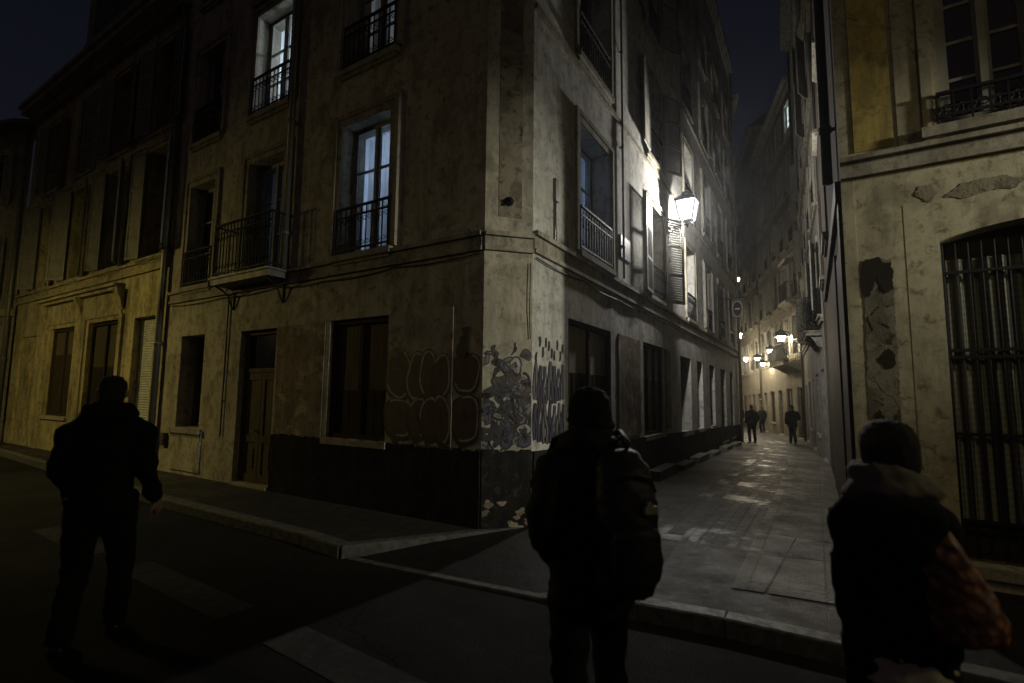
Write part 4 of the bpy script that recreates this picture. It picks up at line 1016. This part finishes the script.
lantern('wall_lantern', F2, 2.0, 4.55, .55, M['lamp_far'], 'bright warm lantern beside the stone balcony in the alley', size=.85, hood=.1, skirt=.2, group='lanterns down the alley')
lantern('wall_lantern', F2, 4.9, 4.2, .55, M['lamp_far'], 'dimmer warm lantern just beyond the balcony lantern', size=.6, hood=.08, skirt=.14, group='lanterns down the alley')
lantern('wall_lantern', F2, 7.5, 3.6, .5, M['lamp_far'], 'lowest small warm lantern in the row down the alley', size=.55, hood=.08, skirt=.12, group='lanterns down the alley')
lantern('wall_lantern', F2, 9.3, 4.05, .5, M['lamp_far'], 'last small warm lantern near the alley bend', size=.6, hood=.08, skirt=.14, group='lanterns down the alley')
lantern('wall_lantern', F3, 8.0, 4.6, .5, M['lamp_far'], 'warm lantern on the house at the alley bend', size=.8, hood=.1, skirt=.18, group='lanterns down the alley')
lantern('wall_lantern', F5, 3.0, 4.6, .45, M['lamp_far'], 'small pale lantern just past the drainpipe below the ring sign', size=.5, group='lanterns down the alley')
lantern('wall_lantern', F5, 2.6, 7.5, .45, M['lamp_far'], 'faint little lantern high above the ring sign', size=.28, group='lanterns down the alley')
lantern('wall_lantern', F5, 11.0, 4.6, .5, M['lamp_far'], 'warm lantern on the inner side of the bend', size=.9, hood=.1, skirt=.2, group='lanterns down the alley')
lantern('wall_lantern', F3, 3.0, 4.3, .5, M['lamp_far'], 'added warm lantern in the middle of the house before the bend', size=.55, group='lanterns down the alley')  # extra lamp put in to brighten the far fronts
lantern('wall_lantern', F5, 15.5, 4.4, .5, M['lamp_far'], 'added warm lantern opposite the far house', size=.8, group='lanterns down the alley')  # another lamp put in for more light near the bend
# sodium lantern on a post down the street
def post_lantern(loc, rz, mat, label, sk):
    Fp = Facade((loc[0], loc[1]), rz); t = lantern('street_lamp', Fp, 0, 4.25, .5, mat, label, hood=.16, skirt=sk)
    p = MB(); p.tube([(0, -.02, -4.25), (0, -.02, -3.3), (0, -.02, -3.25), (0, -.02, .3)], [.11, .10, .055, .045], 10); obj('post', p, M['iron'], t)
post_lantern((-12.1, 8.9), 147.2, M['lamp_l'], 'sodium lantern on an iron post down the street', .27)
post_lantern((6.5, -.85), -212.8, M['lamp_s'], 'warm lantern on an iron post facing the cream building', .18)

t = empty('ring_sign', RF.pt(15.1, 4.94), RF.rz); tag(t, 'small round hanging sign with a pale rim on an iron arm', 'sign')
m = MB(); m.tube([(0, 0, .42), (0, .9, .42)], .015, 6); m.tube([(0, 0, .2), (0, .35, .42)], .01, 6); obj('arm', m, M['iron'], t)
m = MB(); pts = [(0+0*a, .58+.17*math.cos(a), .0+.29*math.sin(a)) for a in [2*math.pi*k/24 for k in range(25)]]; m.tube(pts, .022, 6); obj('rim', m, M['ring'], t)
m = MB(); m.add([(-.012, .58+.16*math.cos(a), .27*math.sin(a)) for a in [2*math.pi*k/24 for k in range(24)]], [tuple(range(24))]); m.box(-.01, .01, .5, .66, -.02, .03, 1); obj('sign_face', m, [M['wood'], M['ring']], t)
# balconies and plants in the alley
balcony(F2, bpy.data.objects['balcony_house'], 2.0, 3.42, 3.4, .85, 'stone')
balcony(F2, bpy.data.objects['balcony_house'], 1.2, 6.5, 1.7, .6, 'stone')
balcony(F1, bpy.data.objects['pale_house'], 1.75, 3.5, 2.0, .38, 'stone')
def canopy_(F, parent, u, z, wd, dp):
    m = MB(); x = wd/2; m.add([(-x, 0, .45), (x, 0, .45), (x, dp, 0), (-x, dp, 0), (-x, dp, -.16), (x, dp, -.16)], [(0, 1, 2, 3), (3, 2, 5, 4)]); m.add([(-x, 0, .45), (-x, dp, 0), (-x, 0, 0)], [(0, 1, 2)]); m.add([(x, 0, .45), (x, dp, 0), (x, 0, 0)], [(0, 1, 2)])
    obj('awning', m, M['awning'], parent, F.pt(u, z)-Vector(parent.location), F.rz)
canopy_(F2, bpy.data.objects['balcony_house'], 1.05, 8.6, 1.5, .6)
def plant(F, u, y, z, n, sp, drop, label, seed, group=None):
    random.seed(seed); t = empty('potted_plant', F.pt(u, z, y), F.rz); tag(t, label, 'plant', group)
    p = MB(); p.rings([(Vector((0, 0, 0)), .11, .11, None), (Vector((0, 0, .22)), .15, .15, None)], 10); obj('pot', p, M['wood_mid'], t)
    m = MB(); st = MB()
    for k in range(n):
        a = random.uniform(0, 6.28); r = abs(random.gauss(0, sp*.5)); hh = random.uniform(-drop, .75)*(1 if r > .1 else .6)+.2
        c = Vector((math.cos(a)*r, math.sin(a)*r*.6, hh)); d = Vector((random.gauss(0, 1), random.gauss(0, 1), random.gauss(0, .7))).normalized(); e = d.cross(Vector((random.random(), random.random(), 1))).normalized(); L_ = random.uniform(.05, .11)
        m.add([c, c+d*L_*.5+e*L_*.28, c+d*L_, c+d*L_*.5-e*L_*.28], [(0, 1, 2, 3)])
        if k % 12 == 0: st.tube([(0, 0, .2), (c.x*.5, c.y*.5, max(.3, c.z*.8)), c], .006, 4)
    obj('foliage', m, M['leaf'], t); obj('stem', st, M['wood'], t)
plant(F1, 1.2, .24, 3.52, 900, .5, .45, 'bushy plant trailing from the near end of the pale house balcony', 1, 'balcony plants')
plant(F1, 2.2, .24, 3.52, 700, .45, .5, 'plant hanging over the far end of the pale house balcony', 2, 'balcony plants')
plant(F1, 1.8, .2, 3.52, 260, .3, .0, 'upright plant between the two trailing balcony plants', 4, 'balcony plants')
plant(F2, .9, .6, 3.44, 260, .3, .2, 'small pot plant on the lit stone balcony', 3, 'balcony plants')

# ------------------------------------------------------------------ people
def bake(o, voxel, smooth=2, wr=0.0, fr=9.0, seed=0, strand=False):
    md = o.modifiers.new('r', 'REMESH'); md.mode = 'VOXEL'; md.voxel_size = voxel; md.use_smooth_shade = True
    sm = o.modifiers.new('s', 'SMOOTH'); sm.iterations = smooth; sm.factor = .5
    dg = bpy.context.evaluated_depsgraph_get(); me = bpy.data.meshes.new_from_object(o.evaluated_get(dg))
    old = o.data; mats = list(old.materials); o.modifiers.clear(); o.data = me; me.name = old.name; bpy.data.meshes.remove(old)
    me.materials.clear()
    for x in mats: me.materials.append(x)
    if wr:
        ns = [v.normal.copy() for v in me.vertices]
        for v, n in zip(me.vertices, ns):
            p = v.co; q = Vector((p.x*fr+seed, p.y*fr, p.z*fr*1.5)); a = noise.noise(q)
            fold = 1-abs(noise.noise(Vector((p.x*fr*.5+seed, p.y*fr*.5, p.z*fr*1.1+p.x*fr*.8))))*2
            if strand: v.co = p+n*wr*(noise.noise(Vector((p.x*70, p.y*70, p.z*9)))+.6*noise.noise(Vector((p.x*150, p.y*150, p.z*14)))); continue
            v.co = p+n*wr*(a*.9+.7*max(0, fold)**3)
    for f in me.polygons: f.use_smooth = True
    return o
def sm_pts(pts, k=5):
    """catmull-rom through joints given as (vector, radius)"""
    P = [(Vector(p), r) for p, r in pts]; out = []
    for i in range(len(P)-1):
        p0, p1, p2, p3 = P[max(i-1, 0)], P[i], P[i+1], P[min(i+2, len(P)-1)]
        for j in range(k):
            t = j/k; f = lambda a, b, c, d: .5*((2*b)+(-a+c)*t+(2*a-5*b+4*c-d)*t*t+(-a+3*b-3*c+d)*t**3)
            out.append((Vector([f(p0[0][n], p1[0][n], p2[0][n], p3[0][n]) for n in range(3)]), f(p0[1], p1[1], p2[1], p3[1])))
    out.append(P[-1]); return out
def limb(m, pts, n=14, k=5):
    q = sm_pts(pts, k); m.tube([p for p, r in q], [r for p, r in q], n)
def hand(m, wrist, d, pn, side, curl=.5):
    d = d.normalized(); pn = (pn-d*pn.dot(d)).normalized(); s = d.cross(pn)*side   # s points to the thumb side
    limb(m, [(wrist-d*.03, .026), (wrist+d*.03, .032), (wrist+d*.085, .034)], 10)
    limb(m, [(wrist+d*.03+s*.018, .022), (wrist+d*.09+s*.022, .020)], 8); limb(m, [(wrist+d*.03-s*.018, .022), (wrist+d*.09-s*.024, .018)], 8)
    for k, (o, ln) in enumerate(((.030, .072), (.010, .080), (-.010, .074), (-.030, .058))):
        a = wrist+d*.085+s*o; dd = d.copy(); pts = [(a-d*.02, .0098)]
        for j, f in enumerate((.45, .32, .23)):
            ang = curl*(.5+.45*j); dd = (d*math.cos(ang)+pn*math.sin(ang)); a = a+dd*ln*f; pts.append((a, .0092-.0008*j))
        limb(m, pts, 8, 3)
    b = wrist+d*.025+s*.028; limb(m, [(b, .013), (b+s*.03+d*.02+pn*.012, .012), (b+s*.038+d*.05+pn*.026, .0105), (b+s*.034+d*.075+pn*.034, .009)], 8, 3)

def person(label, loc, yaw, ht, joints, group=None, fine=True, coat='coat_black', hem=.80, legm='trouser', bulk=1.0, flare=0.0, head_turn=0.0, hat=None, collar=.09, bob=False, scarf=None, hood=False, under=None, lean=0.0):
    t = empty('person', loc, R_(yaw)); tag(t, label, 'person', group); k = ht/1.75
    J = {a: Vector(b) for a, b in dict(hl=(-.09, 0, .93), hr=(.09, 0, .93), kl=(-.10, .03, .50), kr=(.10, .03, .50), al=(-.10, -.02, .09), ar=(.10, -.02, .09),
         sl=(-.19, 0, 1.43), sr=(.19, 0, 1.43), el=(-.27, -.03, 1.14), er=(.27, -.03, 1.14), wl=(-.25, .06, .90), wr=(.25, .06, .90)).items()}
    for a, b in joints.items(): J[a] = Vector(b)
    ld = lambda z: Vector((0, lean*max(0, z-.9), 0))
    hd = Vector((0, .025, 1.635))+ld(1.63); rot = Matrix.Rotation(R_(head_turn), 3, 'Z')
    def hv(x, y, z): return hd+rot @ Vector((x, y, z))
    # one continuous body
    b = MB()
    bq = min(1, bulk*.98); b.rings([(Vector((0, 0, z))+ld(z), a*bq*.93, c*bq*.9, None) for z, a, c in ((.86, .10, .08), (.93, .165, .115), (1.05, .15, .10), (1.2, .165, .11), (1.34, .185, .115), (1.43, .17, .095), (1.48, .08, .07))], 20)
    limb(b, [(Vector((0, -.02, 1.42))+ld(1.42), .065), (Vector((0, .0, 1.5))+ld(1.5), .055), (hd+Vector((0, -.01, -.07)), .055)], 14)
    b.rings([(hv(0, y, z), a, c, rot) for z, y, a, c in ((-.118, .045, .022, .03), (-.10, .035, .045, .058), (-.06, .012, .062, .083), (-.01, .0, .072, .095), (.04, -.006, .076, .098), (.08, -.008, .068, .088), (.105, -.006, .045, .06), (.115, -.006, .015, .02))], 20)
    limb(b, [(hv(0, .088, .012), .010), (hv(0, .108, -.02), .013), (hv(0, .115, -.032), .014)], 8, 3)          # nose
    limb(b, [(hv(-.042, .078, .022), .010), (hv(0, .092, .022), .009), (hv(.042, .078, .022), .010)], 8, 3)      # brow
    for z in (-.062, -.071): limb(b, [(hv(-.022, .082, z), .006), (hv(0, .092, z), .008), (hv(.022, .082, z), .006)], 8, 3)   # lips
    for sx in (-1, 1): limb(b, [(hv(sx*.074, -.008, .02), .008), (hv(sx*.085, -.016, .012), .013), (hv(sx*.078, -.006, -.03), .009)], 8, 3)  # ears
    for s, S_ in (('l', -1), ('r', 1)):
        limb(b, [(J['s'+s]*1.0+ld(1.43)-Vector((S_*.05, 0, .03)), .05*bq), (J['e'+s], .040*bq), (J['w'+s], .027)], 12)
        d = (J['w'+s]-J['e'+s]).normalized(); hand(b, J['w'+s]+d*.02, d, Vector((-S_, .25, 0)), -1 if S_ > 0 else 1, .55)
        limb(b, [(J['h'+s], .088), (J['k'+s], .055), (J['a'+s], .038)], 12); a = J['a'+s]
        limb(b, [(a+Vector((0, -.03, -.04)), .035), (a+Vector((0, .07, -.055)), .032), (a+Vector((0, .15, -.068)), .02)], 10)
    bo = bake(obj('body', b, M['skin'], t), .009 if fine else .02, 2)
    e = MB()
    for sx in (-1, 1): e.ball(hv(sx*.031, .082, -.001), .012, .011, .010, 8)
    obj('eyes', e, M['eye'], t)
    # trousers
    b = MB(); b.rings([(Vector((0, 0, z)), a, c, None) for z, a, c in ((.80, .12, .10), (.90, .178, .135), (1.0, .172, .125), (1.06, .165, .12))], 20)
    for s in 'lr': limb(b, [(J['h'+s]+Vector((0, 0, .02)), .112), (J['h'+s].lerp(J['k'+s], .5), .096), (J['k'+s], .078), (J['k'+s].lerp(J['a'+s], .5), .073), (J['a'+s]+Vector((0, 0, -.01)), .066)], 14)
    bake(obj('trousers', b, M[legm], t), .014 if fine else .022, 1, .012 if fine else 0, 10, 3)
    for s in 'lr':
        b = MB(); a = J['a'+s]; limb(b, [(a+Vector((0, -.055, -.048)), .042), (a+Vector((0, .03, -.045)), .050), (a+Vector((0, .12, -.058)), .046), (a+Vector((0, .19, -.068)), .028)], 12)
        bake(obj('shoe', b, M['shoe'], t), .012 if fine else .02, 1)
    # coat
    b = MB(); q = bulk
    prof = [(hem, .205*q+flare, .15*q+flare*.7), (hem+.02, .21*q+flare, .155*q+flare*.7), (1.0, .195*q+flare*.4, .15*q+flare*.3), (1.15, .195*q, .15*q), (1.3, .21*q, .152*q), (1.39, .205*q, .14*q), (1.45, .15*q, .12*q), (1.49, .10, .095), (1.49+collar, .098, .10), (1.485+collar, .07, .075)]
    b.rings([(Vector((0, -.005, z))+ld(z), a, c, None) for z, a, c in prof], 26)
    for s, S_ in (('l', -1), ('r', 1)):
        w0 = J['w'+s]; d = (w0-J['e'+s]).normalized()
        limb(b, [(J['s'+s]+ld(1.43)-Vector((S_*.06, 0, .02)), .095*q), (J['s'+s]+ld(1.43)+Vector((S_*.025, 0, -.07)), .092*q), (J['s'+s].lerp(J['e'+s], .55), .082*q), (J['e'+s], .075*q), (J['e'+s].lerp(w0, .6), .064*q), (w0+d*.005, .056*q)], 14)
    bake(obj('coat', b, M[coat], t), .014 if fine else .024, 2, .016 if fine else .0, 8, loc[0]*3)
    if collar > .07 and fine and not scarf:
        b = MB(); ang = [2*math.pi*i/20 for i in range(21)]
        b.tube([(math.cos(a)*.112, -.012+math.sin(a)*.105+lean*.6, 1.50+.018*math.sin(a*2)) for a in ang], .052, 10); bake(obj('collar', b, M[coat], t), .014, 2, .012, 14, 2)
    if scarf:
        b = MB(); 
        for z, r, w_ in ((1.475, .125, .048), (1.535, .108, .042)):
            b.tube([(math.cos(a)*r, .0+math.sin(a)*r*.92, z+.016*math.sin(a*1+z*40)-.01*math.cos(2*a)) for a in [2*math.pi*i/24 for i in range(25)]], w_, 10)
        bake(obj('scarf', b, M[scarf], t), .012, 1, .012, 18, 5)
    if hood:
        b = MB(); b.rings([(Vector((0, y, z)), a, c, None) for z, y, a, c in ((1.24, -.165, .03, .02), (1.29, -.17, .09, .04), (1.37, -.165, .135, .06), (1.44, -.14, .14, .075), (1.475, -.11, .12, .07))], 18); bake(obj('hood', b, M[coat], t), .014, 2, .012, 10, 1)
    if under:
        b = MB(); b.rings([(Vector((0, 0, z)), a, c, None) for z, a, c in ((hem-.115, .19*q+flare*.9, .14*q+flare*.6), (hem-.10, .2*q+flare*.9, .148*q+flare*.6), (hem+.0, .19*q+flare*.9, .138*q+flare*.5), (hem+.03, .12, .09))], 26); bake(obj('sweater_hem', b, M[under], t), .014, 1, .014, 16, 8)
    # hair or hat
    b = MB()
    if bob: prf = ((-.13, -.03, .07, .062), (-.10, -.03, .09, .082), (-.04, -.024, .101, .104), (.03, -.016, .101, .112), (.07, -.013, .094, .106), (.10, -.012, .078, .09), (.122, -.01, .05, .06), (.13, -.01, .02, .025))
    elif hat: prf = ((-.045, -.022, .088, .098), (-.03, -.02, .095, .108), (.02, -.01, .096, .115), (.075, -.010, .088, .106), (.112, -.012, .062, .075), (.132, -.012, .022, .028))
    else: prf = ((-.075, -.045, .058, .048), (-.04, -.035, .073, .068), (.02, -.016, .081, .092), (.075, -.012, .076, .092), (.11, -.012, .05, .064), (.122, -.012, .018, .02))
    b.rings([(hv(0, y, z), a, c, rot) for z, y, a, c in prf], 20)
    if hat: b.tube([hv(math.cos(a)*.094, -.022+math.sin(a)*.106, -.035+.012*math.sin(a)) for a in [2*math.pi*i/20 for i in range(21)]], .016, 8)
    bake(obj('beanie' if hat else 'hair', b, M['knit' if hat else 'hair'], t), .008 if fine else .02, 1, (.006 if hat else .0045) if fine else 0, 26, 4, not hat)
    t.scale = (k, k, k); return t

man_l = person('person in a bulky black coat with raised collar, one bare hand hanging', (-2.74, 3.58, 0), 26, 1.76,
    dict(hr=(.09, .0, .93), kr=(.11, .13, .51), ar=(.10, .13, .10), kl=(-.11, .02, .50), al=(-.13, -.13, .10), sl=(-.175, 0, 1.43), sr=(.175, 0, 1.43), er=(.235, -.05, 1.15), wr=(.285, .07, .91), el=(-.222, -.03, 1.15), wl=(-.18, .10, .95)),
    coat='coat_black', hem=.83, bulk=.86, collar=.085, legm='trouser', lean=.04)
man_m = person('person in a dark knitted beanie and charcoal jacket seen from behind', (.365, 2.42, 0), 14, 1.685,
    dict(kl=(-.11, .0, .50), al=(-.12, -.08, .09), kr=(.12, .07, .50), ar=(.13, .06, .09), sl=(-.17, 0, 1.43), sr=(.17, 0, 1.43), el=(-.25, -.05, 1.15), wl=(-.155, .11, .96), er=(.235, -.02, 1.16), wr=(.17, .09, .98)),
    coat='coat_dark', hem=.76, bulk=.96, collar=.10, hat=True, legm='jeans', head_turn=14)
woman = person('woman with dark bobbed hair, thick grey scarf and hooded navy parka', (1.405, 1.97, 0), -24, 1.57,
    dict(sl=(-.14, 0, 1.42), sr=(.14, 0, 1.42), el=(-.175, -.03, 1.15), wl=(-.15, .07, .93), er=(.165, -.03, 1.15), wr=(.13, .10, 1.0)),
    coat='coat_navy', hem=.87, bulk=.72, flare=.035, collar=.02, bob=True, scarf='scarf', hood=True, under='cream', legm='trouser', head_turn=28)
walkers = [((10.4, 22.7, -.27), 8, 1.62, 'walker with a dark coat nearest the middle of the alley', dict(kl=(-.11, .06, .5), al=(-.12, .0, .09), kr=(.11, .0, .5), ar=(.11, -.06, .09)), 'coat_dark'),
           ((12.05, 22.5, -.28), -10, 1.63, 'walker in black close to the pale wall, legs together', dict(kl=(-.05, .12, .52), al=(-.05, .16, .1), kr=(.05, -.02, .5), ar=(.05, -.16, .12), er=(.3, .05, 1.16), wr=(.2, .26, 1.1)), 'coat_black'),
           ((15.5, 32.4, -.49), 10, 1.62, 'more distant figure half hidden behind the walker in the middle of the alley', dict(kl=(-.1, .1, .5), al=(-.1, .02, .09)), 'coat_black'),
           ((14.35, 33.0, -.49), 170, 1.66, 'dim distant figure by the drainpipe end of the alley', {}, 'coat_navy')]
for lc, yw, h, lb, js, ct in walkers: person(lb, lc, yw, h, js, 'people walking in the alley', fine=False, coat=ct, hem=.78, bulk=1.1, collar=.06)

# backpack, carried high on the back of the person with the beanie
bp = empty('backpack', (.36, 2.42, 0), R_(14)); tag(bp, 'bulky dark nylon backpack with a pale square badge', 'backpack')
P = Vector((.065, -.225, 0))
b = MB(); b.rings([(P+Vector((0, y, z)), a, c, None) for z, y, a, c in ((.85, .0, .08, .05), (.865, .0, .115, .09), (.94, -.01, .132, .11), (1.1, -.012, .135, .115), (1.25, -.002, .128, .108), (1.36, .02, .112, .09), (1.42, .045, .08, .06), (1.435, .05, .04, .03))], 24)
bake(obj('bag_body', b, M['pack'], bp), .013, 2, .008, 12, 1)
b = MB(); b.rings([(P+Vector((0, -.10, z)), a, c, None) for z, a, c in ((.92, .06, .03), (.94, .10, .045), (1.02, .108, .052), (1.12, .102, .046), (1.15, .06, .03))], 18); bake(obj('front_pocket', b, M['pack'], bp), .012, 2, .005, 14, 2)
b = MB()
for sx in (-1, 1): b.tube([P+Vector((sx*.10, .09, 1.40)), Vector((sx*.12+.01, -.04, 1.50)), Vector((sx*.13, .10, 1.46)), Vector((sx*.15, .175, 1.32)), Vector((sx*.17, .12, 1.10)), P+Vector((sx*.15, .06, .96))], .022, 8, 0, True, .5)
b.tube([P+Vector((-.04, .05, 1.44)), P+Vector((0, .04, 1.49)), P+Vector((.04, .05, 1.44))], .01, 6); obj('strap', b, M['pack'], bp)
b = MB(); b.box(P.x+.02, P.x+.075, P.y-.134, P.y-.10, 1.20, 1.23); b.box(P.x+.03, P.x+.05, P.y-.134, P.y-.12, 1.232, 1.245); obj('badge', b, M['packtrim'], bp)
b = MB(); b.tube([P+Vector((-.118, -.04, 1.27)), P+Vector((-.07, -.088, 1.33)), P+Vector((0, -.1, 1.345)), P+Vector((.07, -.088, 1.33)), P+Vector((.118, -.04, 1.27))], .006, 6); obj('zip', b, M['iron'], bp)

hb = empty('handbag', (1.50, 1.86, .05), R_(-35)); tag(hb, 'slouchy reddish brown woven leather handbag hanging from a shoulder', 'handbag')
b = MB(); b.rings([(Vector((x, 0, z)), a, c, None) for z, x, a, c in ((.80, .045, .06, .04), (.815, .045, .10, .07), (.87, .04, .115, .08), (.95, .025, .108, .075), (1.05, .0, .08, .055), (1.14, -.025, .05, .036), (1.19, -.035, .028, .02))], 22)
bake(obj('bag_body', b, M['woven'], hb), .011, 1, .012, 12, 6)
b = MB(); b.tube([(-.02, 0, 1.15), (-.05, .02, 1.24), (-.09, .04, 1.30), (-.125, .06, 1.312), (-.15, .10, 1.28), (-.10, .10, 1.2), (-.05, .03, 1.15)], .014, 8, 0, True, .6); obj('strap', b, M['woven'], hb)

# ------------------------------------------------------------------ thin haze added for the halo round the lamps
m = MB(); m.box(-60, 40, -14, 95, -3.2, 27)
hz = obj('haze', m, None); tag(hz, kind='stuff')
hm = bpy.data.materials.new('added_halo_haze'); hm.use_nodes = True; hn = hm.node_tree.nodes; hn.remove(hn["Principled BSDF"])
pv = hn.new("ShaderNodeVolumePrincipled"); pv.inputs['Color'].default_value = (.85, .88, .92, 1); pv.inputs['Density'].default_value = HAZE; pv.inputs['Anisotropy'].default_value = .82
hm.node_tree.links.new(pv.outputs[0], hn["Material Output"].inputs['Volume']); hz.data.materials.clear(); hz.data.materials.append(hm)
S.cycles.volume_bounces = 0
